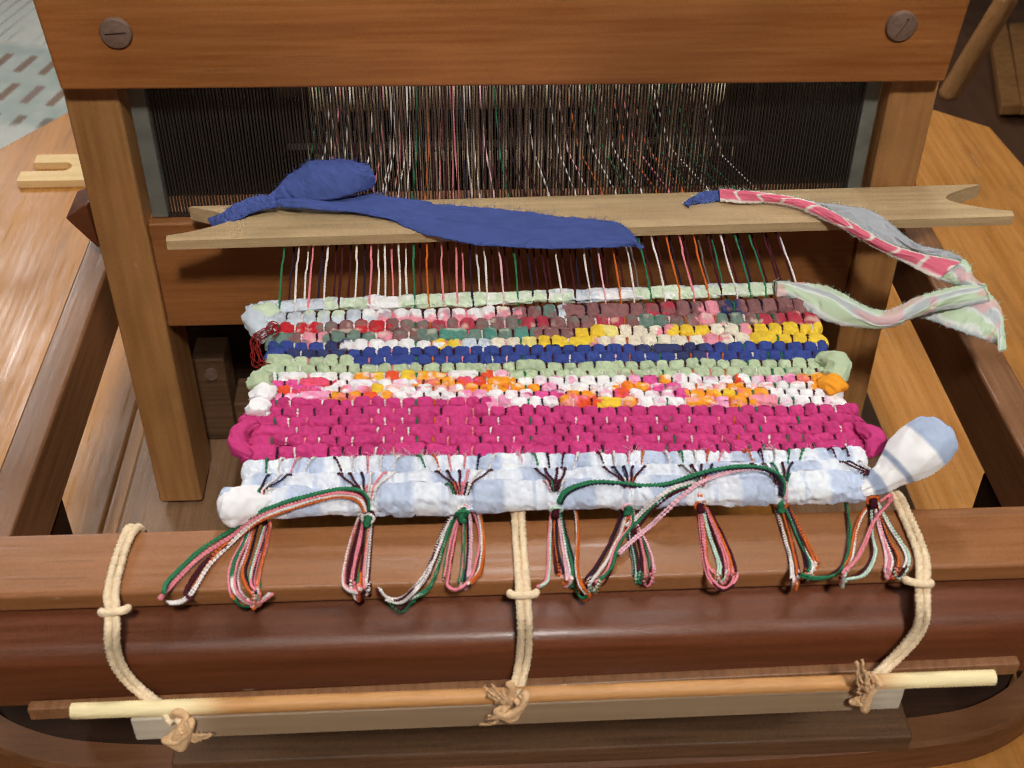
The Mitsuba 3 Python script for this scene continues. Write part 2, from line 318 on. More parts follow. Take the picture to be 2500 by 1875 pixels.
# breast beam and cloth beam
def arc(cy, cz, r, a0, a1, n=8):
    return [(cy + r * math.cos(math.radians(a)), cz + r * math.sin(math.radians(a))) for a in np.linspace(a0, a1, n)]
bb = [(-0.240, 0.2395)] + [(-0.240, 0.248)] + arc(-0.242, 0.248, 0.002, 0, 90, 4) + arc(-0.2736, 0.2477, 0.0023, 90, 180, 7) + arc(-0.2735, 0.2420, 0.0025, 180, 270, 5)
put('breast_beam', extrude_x(bb, -0.40, 0.40), 'm_breast', loom, smooth=30, label='plank-like breast beam across the front')
cb = [(-0.243, 0.188), (-0.243, 0.2392), (-0.266, 0.2392), (-0.2680, 0.2389)] + arc(-0.2824, 0.2222, 0.0110, 110, 178, 14) + [(-0.2936, 0.212), (-0.2930, 0.203)] + arc(-0.2865, 0.2005, 0.006, 180, 270, 5)
put('cloth_beam', extrude_x(cb, -0.40, 0.40), 'm_cloth_beam', loom, smooth=30, label='dark reddish brown rounded cloth beam under the breast beam')

# ------------------------------------------------------------------ warp and rag rug
COL = {'W': (244, 243, 246), 'GW': (204, 214, 224), 'LG': (208, 224, 196), 'PK': (232, 150, 166), 'MV': (140, 98, 98), 'CR': (182, 64, 80), 'RD': (198, 44, 54),
       'GT': (112, 134, 124), 'TL': (84, 144, 132), 'YE': (242, 204, 66), 'PY': (240, 226, 140), 'CM': (238, 228, 206), 'NV': (60, 76, 146), 'DN': (60, 66, 108),
       'SG': (186, 202, 168), 'OR': (246, 162, 48), 'RO': (232, 88, 54), 'HP': (226, 88, 156), 'LP': (240, 164, 198), 'MG': (198, 62, 124), 'LB': (176, 191, 218), 'GY': (176, 182, 190)}
COL = {k: np.array(lin(*v)) for k, v in COL.items()}
ROW_Y = [-0.0871,-0.1017,-0.1111,-0.1194,-0.1272,-0.1337,-0.1402,-0.1465,-0.1527,-0.1581,-0.1631,-0.168,-0.1732,-0.1801,-0.1868,-0.1934,-0.1999,-0.2063,-0.2148,-0.2251,-0.2352]
ROW_L = [-0.1341,-0.1347,-0.128,-0.1264,-0.1251,-0.126,-0.1252,-0.1279,-0.1267,-0.125,-0.1251,-0.1263,-0.1257,-0.1314,-0.1331,-0.1327,-0.1317,-0.1299,-0.1277,-0.1266,-0.1353]
ROW_R = [0.1589,0.161,0.1607,0.161,0.1608,0.1601,0.1594,0.1636,0.1625,0.16,0.1581,0.1589,0.1589,0.1632,0.1634,0.1641,0.1656,0.1634,0.1585,0.1571,0.1537]
WL = [[-0.1212,-0.0956,0.26],[-0.1154,-0.1856,0.26]]
WR = [[0.1562,-0.0983,0.26],[0.1487,-0.2154,0.26]]
KNOTS = [[-0.1151,-0.2365],[-0.0693,-0.2398],[-0.0281,-0.2387],[0.0133,-0.238],[0.045,-0.2373],[0.0773,-0.2375],[0.1132,-0.2378],[0.1543,-0.2377]]
ROW_SLOPE = np.interp(np.arange(21), [0, 2, 6, 10, 14, 17, 18, 20], [0.022, -0.004, -0.018, -0.026, -0.036, -0.03, -0.01, 0.0])
NW = 72
XC = 0.018
y_rag_end = ROW_Y[17] - 0.004
def z_cloth(y): return np.interp(y, [-0.26, -0.24, -0.08, 0.013, 0.2], [0.2572, 0.2580, 0.2615, 0.2655, 0.2760])
def warp_x_raw(k, y):
    t = k / (NW - 1)
    xl = np.interp(y, [WL[1][1], WL[0][1], 0.013, 0.06, 0.2], [WL[1][0], WL[0][0], WL[0][0] - 0.004, WL[0][0] + 0.006, WL[0][0] + 0.004])
    xr = np.interp(y, [WR[1][1], WR[0][1], 0.013, 0.06, 0.2], [WR[1][0], WR[0][0], WR[0][0] + 0.002, WR[0][0] - 0.018, WR[0][0] - 0.020])
    return xl + (xr - xl) * t + 0.00055 * np.sin(k * 12.9 + np.asarray(y) * (31 + (k * 7) % 23)) * (np.asarray(y) < -0.05)
kx = np.array([k[0] for k in KNOTS])
group_of = [int(np.argmin(np.abs(kx - warp_x_raw(k, y_rag_end)))) for k in range(NW)]
def warp_x(k, y):
    y = np.asarray(y, float)
    g = group_of[k]
    ky = KNOTS[g][1]
    s = np.clip((y_rag_end - y) / (y_rag_end - ky), 0, 1)
    s = s ** 1.1
    members = [j for j in range(NW) if group_of[j] == g]
    tgt = kx[g] + (k - np.mean(members)) * 0.00045
    return warp_x_raw(k, np.maximum(y, y_rag_end)) * (1 - s) + tgt * s
SKIP = {(i, k) for i in range(18) for k in range(NW) if rnd.random() < (0.24 if i >= 13 else 0.06) and i > 0}
for i_, k_ in list(SKIP):
    if (i_, k_ - 2) in SKIP: SKIP.discard((i_, k_))
def row_y(i, x): return ROW_Y[i] + ROW_SLOPE[i] * (x - XC)

rug = thing('rag_rug', 'unfinished striped rag rug woven in magenta, white, sage and navy on the loom', 'rug')
S = {
 0: [(.10, 'GW'), (.17, 'LG'), (.23, 'W'), (.46, 'LG'), (.57, 'LG'), (.62, 'GW'), (.70, 'W'), (1.1, 'LG')],
 1: [(.05, 'GW'), (.14, 'LG'), (.17, 'GW'), (.22, 'W'), (.43, 'W'), (.46, 'CM'), (.50, 'MV'), (.53, 'GT'), (.56, 'GW'), (.66, 'MV'), (.71, 'MV'), (.77, 'CR'), (.81, 'MV'), (.85, 'PK'), (.89, 'DN'), (.96, 'MV'), (1.1, 'MV')],
 2: [(.09, 'RD'), (.16, 'MV'), (.22, 'RD'), (.29, 'MV'), (.32, 'CR'), (.35, 'MV'), (.39, 'CR'), (.44, 'MV'), (.47, 'MV'), (.52, 'CR'), (.55, 'MV'), (.60, 'MV'), (.66, 'CR'), (.69, 'MV'), (.74, 'GT'), (.80, 'MV'), (.84, 'PK'), (.88, 'GT'), (.92, 'MV'), (1.1, 'CR')],
 3: [(.03, 'GT'), (.06, 'MV'), (.10, 'PK'), (.14, 'GT'), (.19, 'GT'), (.22, 'PK'), (.28, 'MV'), (.31, 'GT'), (.35, 'TL'), (.39, 'GT'), (.43, 'TL'), (.46, 'GT'), (.49, 'TL'), (.56, 'MV'), (.595, 'YE'), (.62, 'YE'), (.65, 'PY'), (.72, 'CM'), (.745, 'PK'), (.825, 'YE'), (.87, 'CM'), (.89, 'PK'), (1.1, 'YE')],
 4: [(.10, 'NV'), (.14, 'DN'), (.31, 'W'), (.345, 'YE'), (.365, 'PY'), (.42, 'GW'), (.47, 'CM'), (.495, 'PY'), (.525, 'YE'), (.55, 'YE'), (.59, 'YE'), (.605, 'PK'), (.72, 'CM'), (.80, 'CM'), (.84, 'PK'), (.89, 'CM'), (1.1, 'YE')],
 5: [(.04, 'NV'), (.15, 'DN'), (.68, 'NV'), (.80, 'DN'), (1.1, 'NV')],
 6: [(.02, 'SG'), (.16, 'SG'), (.60, 'NV'), (.74, 'NV'), (.80, 'DN'), (1.1, 'NV')],
 7: [(1.1, 'SG')],
 8: [(.02, 'W'), (.16, 'W'), (.20, 'OR'), (.215, 'YE'), (.24, 'RO'), (.26, 'YE'), (.30, 'OR'), (.335, 'OR'), (.37, 'W'), (.395, 'SG'), (.412, 'RO'), (.44, 'LP'), (1.1, 'SG')],
 9: [(.04, 'HP'), (.08, 'HP'), (.10, 'RO'), (.13, 'RO'), (.19, 'W'), (.27, 'W'), (.35, 'OR'), (.39, 'RO'), (.41, 'RO'), (.44, 'OR'), (.64, 'W'), (.67, 'LP'), (.70, 'HP'), (.73, 'OR'), (.825, 'W'), (.845, 'RO'), (.86, 'W'), (.95, 'LP'), (1.1, 'OR')],
 10: [(.03, 'HP'), (.06, 'RO'), (.12, 'HP'), (.15, 'W'), (.19, 'LP'), (.22, 'YE'), (.26, 'W'), (.28, 'HP'), (.345, 'W'), (.425, 'OR'), (.49, 'OR'), (.53, 'LP'), (.62, 'W'), (.66, 'OR'), (.68, 'OR'), (.74, 'HP'), (.83, 'W'), (.86, 'OR'), (.97, 'W'), (1.1, 'OR')],
 11: [(.02, 'W'), (.11, 'LP'), (.135, 'OR'), (.18, 'OR'), (.21, 'RO'), (.24, 'OR'), (.355, 'W'), (.40, 'LP'), (.47, 'W'), (.54, 'HP'), (.59, 'OR'), (.62, 'W'), (.645, 'RO'), (.72, 'W'), (.745, 'HP'), (.80, 'OR'), (.84, 'YE'), (.89, 'OR'), (1.1, 'W')],
 12: [(.40, 'MG'), (.43, 'LP'), (.52, 'W'), (.55, 'OR'), (.60, 'RO'), (.64, 'YE'), (.66, 'OR'), (.74, 'W'), (.78, 'OR'), (.82, 'LP'), (.87, 'OR'), (.90, 'PK'), (1.1, 'W')],
}
for i in range(13, 18): S[i] = [(1.1, 'MG')]
for i in range(18, 21): S[i] = [(1.1, 'W')]
ROW_LABEL = {0: 'light green and grey strip lying loose along the open edge', 5: 'navy blue rag row', 7: 'sage green rag row', 13: 'magenta rag row', 20: 'white cloth roll with pale blue checks at the near edge'}

def build_row(i):
    seed = 31 * i
    x0, x1 = ROW_L[i], ROW_R[i]
    header = i >= 18
    n = int((x1 - x0) / 0.00052)
    x = np.linspace(x0, x1, n)
    over = [k for k in range(NW) if ((k + i) % 2 == 0 or i == 20) and (i, k) not in SKIP]
    yc = row_y(i, x)
    wx = np.array([float(warp_x(k, ROW_Y[i])) for k in over])
    d = np.min(np.abs(x[:, None] - wx[None]), axis=1)
    wid = 0.0030 if not header else 0.0028
    s = np.clip(d / wid, 0, 1)
    s = np.sqrt(np.clip(1 - (1 - s) ** 2.8, 0, 1))
    if header: s = 0.35 + 0.65 * s
    if i == 0: s = 0.72 + 0.28 * s
    big = meshkit.fbm(np.stack([x * 45, np.full(n, seed * 1.7), np.zeros(n)], -1), 2) - 0.5
    pitch = 0.5 * ((ROW_Y[max(i - 1, 0)] - ROW_Y[i]) + (ROW_Y[i] - ROW_Y[min(i + 1, 20)])) if 0 < i < 20 else (0.0094 if i == 0 else 0.012)
    ry = pitch * (0.60 + 0.10 * big) * ((0.70 + 0.30 * s) if not header else (0.86 + 0.14 * s))
    rz = (0.0041 + 0.0010 * big) * (0.58 + 0.42 * s)
    zc = z_cloth(yc) - 0.0012 + 0.0014 * s
    if header:
        rz = (0.0046 + 0.0030 * big) * (0.55 + 0.45 * s); zc = z_cloth(yc) - 0.001 + 0.0012 * s
        if i == 20: ry = ry * 1.05; zc = zc + 0.0015; rz = rz * 1.25
    if i == 0: rz = rz * 0.5; ry = ry * 0.9; zc = zc + 0.001
    if i == 1: ry = ry * 0.86
    if 13 <= i < 18: ry = ry * (1 + 0.25 * (meshkit.fbm(np.stack([x * 70, np.full(n, seed * 0.9), np.ones(n)], -1), 2) - 0.5)); yc = yc + 0.0030 * (meshkit.fbm(np.stack([x * 60, np.full(n, seed * 2.9), np.ones(n)], -1), 2) - 0.5)
    if not header:   # each puff of cloth is a little different
        bi = np.searchsorted(np.sort(wx), x)
        g = np.random.default_rng(100 + i)
        f1, f2 = g.uniform(0.86, 1.12, bi.max() + 2), g.uniform(-1, 1, bi.max() + 2)
        ss = np.clip(s, 0, 1)
        rz = rz * (1 + (f1[bi] - 1) * ss * 1.3); ry = ry * (1 + (f1[::-1][bi] - 1) * ss * 0.7); yc = yc + f2[bi] * ss * 0.0004
    # ends: round off and lean towards the row that the strip turns into
    for side in (0, 1):
        e = (x - x0) if side == 0 else (x1 - x)
        cap = np.sqrt(np.clip(1 - (1 - np.clip(e / 0.0035, 0.02, 1)) ** 2, 0.0, 1))
        lean = np.clip(1 - e / 0.009, 0, 1) ** 2
        other = i + (1 if (i + side) % 2 else -1)
        if 0 <= other < 18 and i < 18: yc = yc + lean * 0.42 * (ROW_Y[other] - ROW_Y[i])
        ry, rz = ry * cap, rz * cap
        zc = zc - lean * 0.0006
    m = 30 if header else 22
    th = np.arange(m) * 2 * np.pi / m
    cs, sn = np.cos(th), np.sin(th)
    Y = yc[:, None] + ry[:, None] * np.sign(cs) * np.abs(cs) ** 0.85
    Z = zc[:, None] + rz[:, None] * np.sign(sn) * np.abs(sn) ** 0.85
    X = np.repeat(x[:, None], m, 1)
    V = np.stack([X, Y, Z], -1)
    # cloth folds run along the strip; a finer crumple on top
    q = np.stack([X * 110, np.repeat((th[None] * 3.2) + seed, n, 0), np.full_like(X, seed * 0.37)], -1)
    fold = meshkit.fbm(q, 2, seed=3) - 0.5
    q2 = np.stack([X * 420, Y * 420 + seed, Z * 420], -1)
    cr = meshkit.fbm(q2, 2, seed=5) - 0.5
    amp = 0.0024 if not header else 0.0024
    nrm = np.stack([np.zeros_like(X), np.repeat(cs[None], n, 0), np.repeat(sn[None], n, 0)], -1)
    ridge = -np.exp(-((fold) / 0.030) ** 2) * (0.0014 if not header else 0.0012)
    if header:   # gathered cloth: creases that run across and along the roll
        q3 = np.stack([X * 62, np.repeat(th[None] * 1.1 + seed, n, 0), np.zeros_like(X)], -1)
        c1 = np.abs(meshkit.fbm(q3, 3, seed=31) - 0.5); c2 = np.abs(meshkit.fbm(q3 * np.array([0.35, 2.4, 1]), 3, seed=33) - 0.5)
        ridge = ridge + np.minimum(c1, 0.12) * 0.007 + np.minimum(c2, 0.12) * 0.004 - 0.0008
    V = V + nrm * (fold * amp + ridge + cr * (0.0009 if not header else 0.0004))[..., None]
    # colour of the dyed cloth, strip by strip
    t = (x - -0.1241) / 0.2755
    stops = S[i]
    bead = np.searchsorted(np.sort(wx), x)
    centres = np.array([x[bead == b].mean() if np.any(bead == b) else 0 for b in range(bead.max() + 1)])
    tb = (centres[bead] - x[0]) * 0 + np.interp(centres[bead], x, t)
    C_ = np.zeros((n, m, 3))
    ends = np.array([e for e, _ in stops]); names = [c for _, c in stops]
    wob = meshkit.noise(np.stack([q[..., 0] * 0.5, q[..., 1], q[..., 2]], -1), seed=11)
    idx = np.clip(np.searchsorted(ends, np.clip(0.55 * tb + 0.45 * t, 0, 1.09)[:, None] + (wob - 0.5) * 0.02), 0, len(names) - 1)
    pal = np.array([COL[c] for c in names])
    C_ = pal[idx]
    if header: C_ = C_ * np.array([0.82, 0.88, 0.95])
    r2 = meshkit.fbm(np.stack([X * 190, np.repeat(th[None] * 1.3 + seed, n, 0), np.zeros_like(X)], -1), 2, seed=21)
    def blend(C_, col, w): return C_ * (1 - w[..., None]) + COL[col] * w[..., None]
    up = np.repeat(cs[None], n, 0)          # +1 towards the far side of the strip
    if i == 0:
        C_ = blend(C_, 'GY', np.clip((up - 0.2 + (r2 - 0.5) * 2.2) * 2.5, 0, 1) * (0.9 * (np.abs(t - 0.36) > 0.15))[:, None])
        C_ = blend(C_, 'W', np.clip((r2 - 0.6) * 8, 0, 1) * 0.6)
    elif i == 1:
        left = (t < 0.47)[:, None]
        C_ = blend(C_, 'GW', np.clip((-up + 0.1 + (r2 - 0.5) * 2) * 3, 0, 1) * left * (t < 0.22)[:, None])
        C_ = blend(C_, 'PK', np.clip((-up - 0.05 + (r2 - 0.5) * 2) * 4, 0, 1) * left * (t > 0.2)[:, None])
        C_ = blend(C_, 'GY', np.clip((r2 - 0.62) * 9, 0, 1) * left * 0.7)
        C_ = blend(C_, 'MV', np.clip((r2 - 0.55) * 8, 0, 1) * (t > 0.47)[:, None] * 0.8)
    elif i in (2, 3):
        w = np.clip((r2 - 0.58) * 9, 0, 1) * (t < (1.1 if i == 2 else 0.56))[:, None]
        C_ = blend(C_, 'CM', w * 0.45 * (meshkit.noise(q * 0.7, seed=4) > 0.5))
        C_ = blend(C_, 'GT', np.clip((0.40 - r2) * 9, 0, 1) * 0.5 * (t < (1.1 if i == 2 else 0.56))[:, None])
    elif i in (8, 9, 10, 11, 12):
        w = np.clip((r2 - 0.60) * 10, 0, 1)
        nm = {8: 'CM', 9: 'HP', 10: 'RO', 11: 'HP', 12: 'LP'}[i]
        soft = np.isin(idx, [j for j, c in enumerate(names) if c in ('W', 'LP', 'HP', 'OR', 'RO')])
        C_ = blend(C_, nm, w * 0.55 * soft)
        C_ = blend(C_, 'W', np.clip((0.36 - r2) * 10, 0, 1) * 0.6 * np.isin(idx, [j for j, c in enumerate(names) if c in ('OR', 'LP', 'HP')]))
    elif header:
        per = 0.040
        ph = ((x + 0.011 * (i % 2) + 0.004 * math.sin(i * 3.1)) / per) % 1.0
        band = np.clip((0.44 - np.abs(ph - 0.5) * 2) * 9, 0, 1)
        thin = (np.abs(ph - 0.02) < 0.028) * 0.8
        C_ = blend(C_, 'LB', np.repeat(np.clip(band * 0.8 + thin * 0.6, 0, 1)[:, None], m, 1))
    C_ = C_ * (0.82 + 0.36 * (meshkit.noise(np.stack([X * 800, Y * 800, Z * 800], -1), seed=8)))[..., None]
    C_ = np.clip(C_ * (1 + 0.16 * (np.take(rng.random(bead.max() + 1), bead) - 0.5))[:, None, None], 0, 0.9)
    mesh = trimesh.Trimesh(V.reshape(-1, 3), grid_faces(n, m), process=False)
    put('rag_strip' if not header else 'cloth_strip', mesh, 'm_cloth', rug, smooth=True, color=C_.reshape(-1, 3), label=ROW_LABEL.get(i))
for i in range(21): build_row(i)

# warp threads: front knots, over and under the strips, through the reed and heddles to the roll
wcol = []
for k in range(NW):
    if k % 2 == 0: c = rnd.choices(['white', 'pink', 'orange', 'green', 'maroon', 'light_pink', 'navy'], [24, 22, 16, 12, 12, 6, 8])[0]
    else: c = rnd.choices(['maroon', 'navy', 'green', 'grey', 'orange', 'white', 'pink'], [36, 20, 14, 10, 6, 8, 6])[0]
    wcol.append(c)
for k in range(NW):
    ys, zs = [], []
    ky = KNOTS[group_of[k]][1]
    ys.append(ky); zs.append(0.0030)
    ctrl = [(ky, 0.0066)]
    x_est = float(warp_x_raw(k, -0.15))
    for i in range(20, -1, -1):
        y = row_y(i, float(warp_x(k, ROW_Y[i])))
        over = ((k + i) % 2 == 0 or i == 20) and (i, k) not in SKIP
        if i >= 18:
            if i == 20: ctrl.append((y, 0.0098 if over else 0.004))
            else: ctrl.append((y, 0.0072 if over else -0.003))
        else:
            ctrl.append((y, (0.0034 if i else 0.0033) if over else -0.0036))
    ctrl.sort()
    cy, cz = np.array([c[0] for c in ctrl]), np.array([c[1] for c in ctrl])
    y = np.concatenate([np.arange(cy[0], cy[-1], 0.0011), np.linspace(cy[-1], 0.013, 24), np.linspace(0.02, 0.2, 20)])
    seg = np.clip(np.searchsorted(cy, y) - 1, 0, len(cy) - 2)
    f = np.clip((y - cy[seg]) / (cy[seg + 1] - cy[seg] + 1e-9), 0, 1)
    f = f * f * (3 - 2 * f)
    off = cz[seg] * (1 - f) + cz[seg + 1] * f
    shed = 0.0022 if k % 2 == 0 else -0.0058
    b = np.clip((y - cy[-1]) / (0.013 - cy[-1]), 0, 1)
    off = np.where(y > cy[-1], cz[-1] * (1 - b) ** 2 + shed * b * np.clip(1 - (y - 0.013) / 0.15, 0, 1), off)
    xx = np.array(warp_x(k, y)) + 0.0022 * (rnd.random() - 0.5) * np.clip((y - 0.02) / 0.05, 0, 1) + 0.0003 * np.sin(y * 400 + k) * (y < cy[-1]) + 0.0009 * (rnd.random() - 0.5) * np.clip((y - cy[-1]) / 0.05, 0, 1)
    p = np.stack([xx, y, z_cloth(y) + off], 1)
    put('warp_thread', tube(p, np.where(y > cy[-1], 0.00056, 0.00064), 6, flat=0.14, pitch=0.0046), 'm_yarn_' + wcol[k], rug, smooth=True)

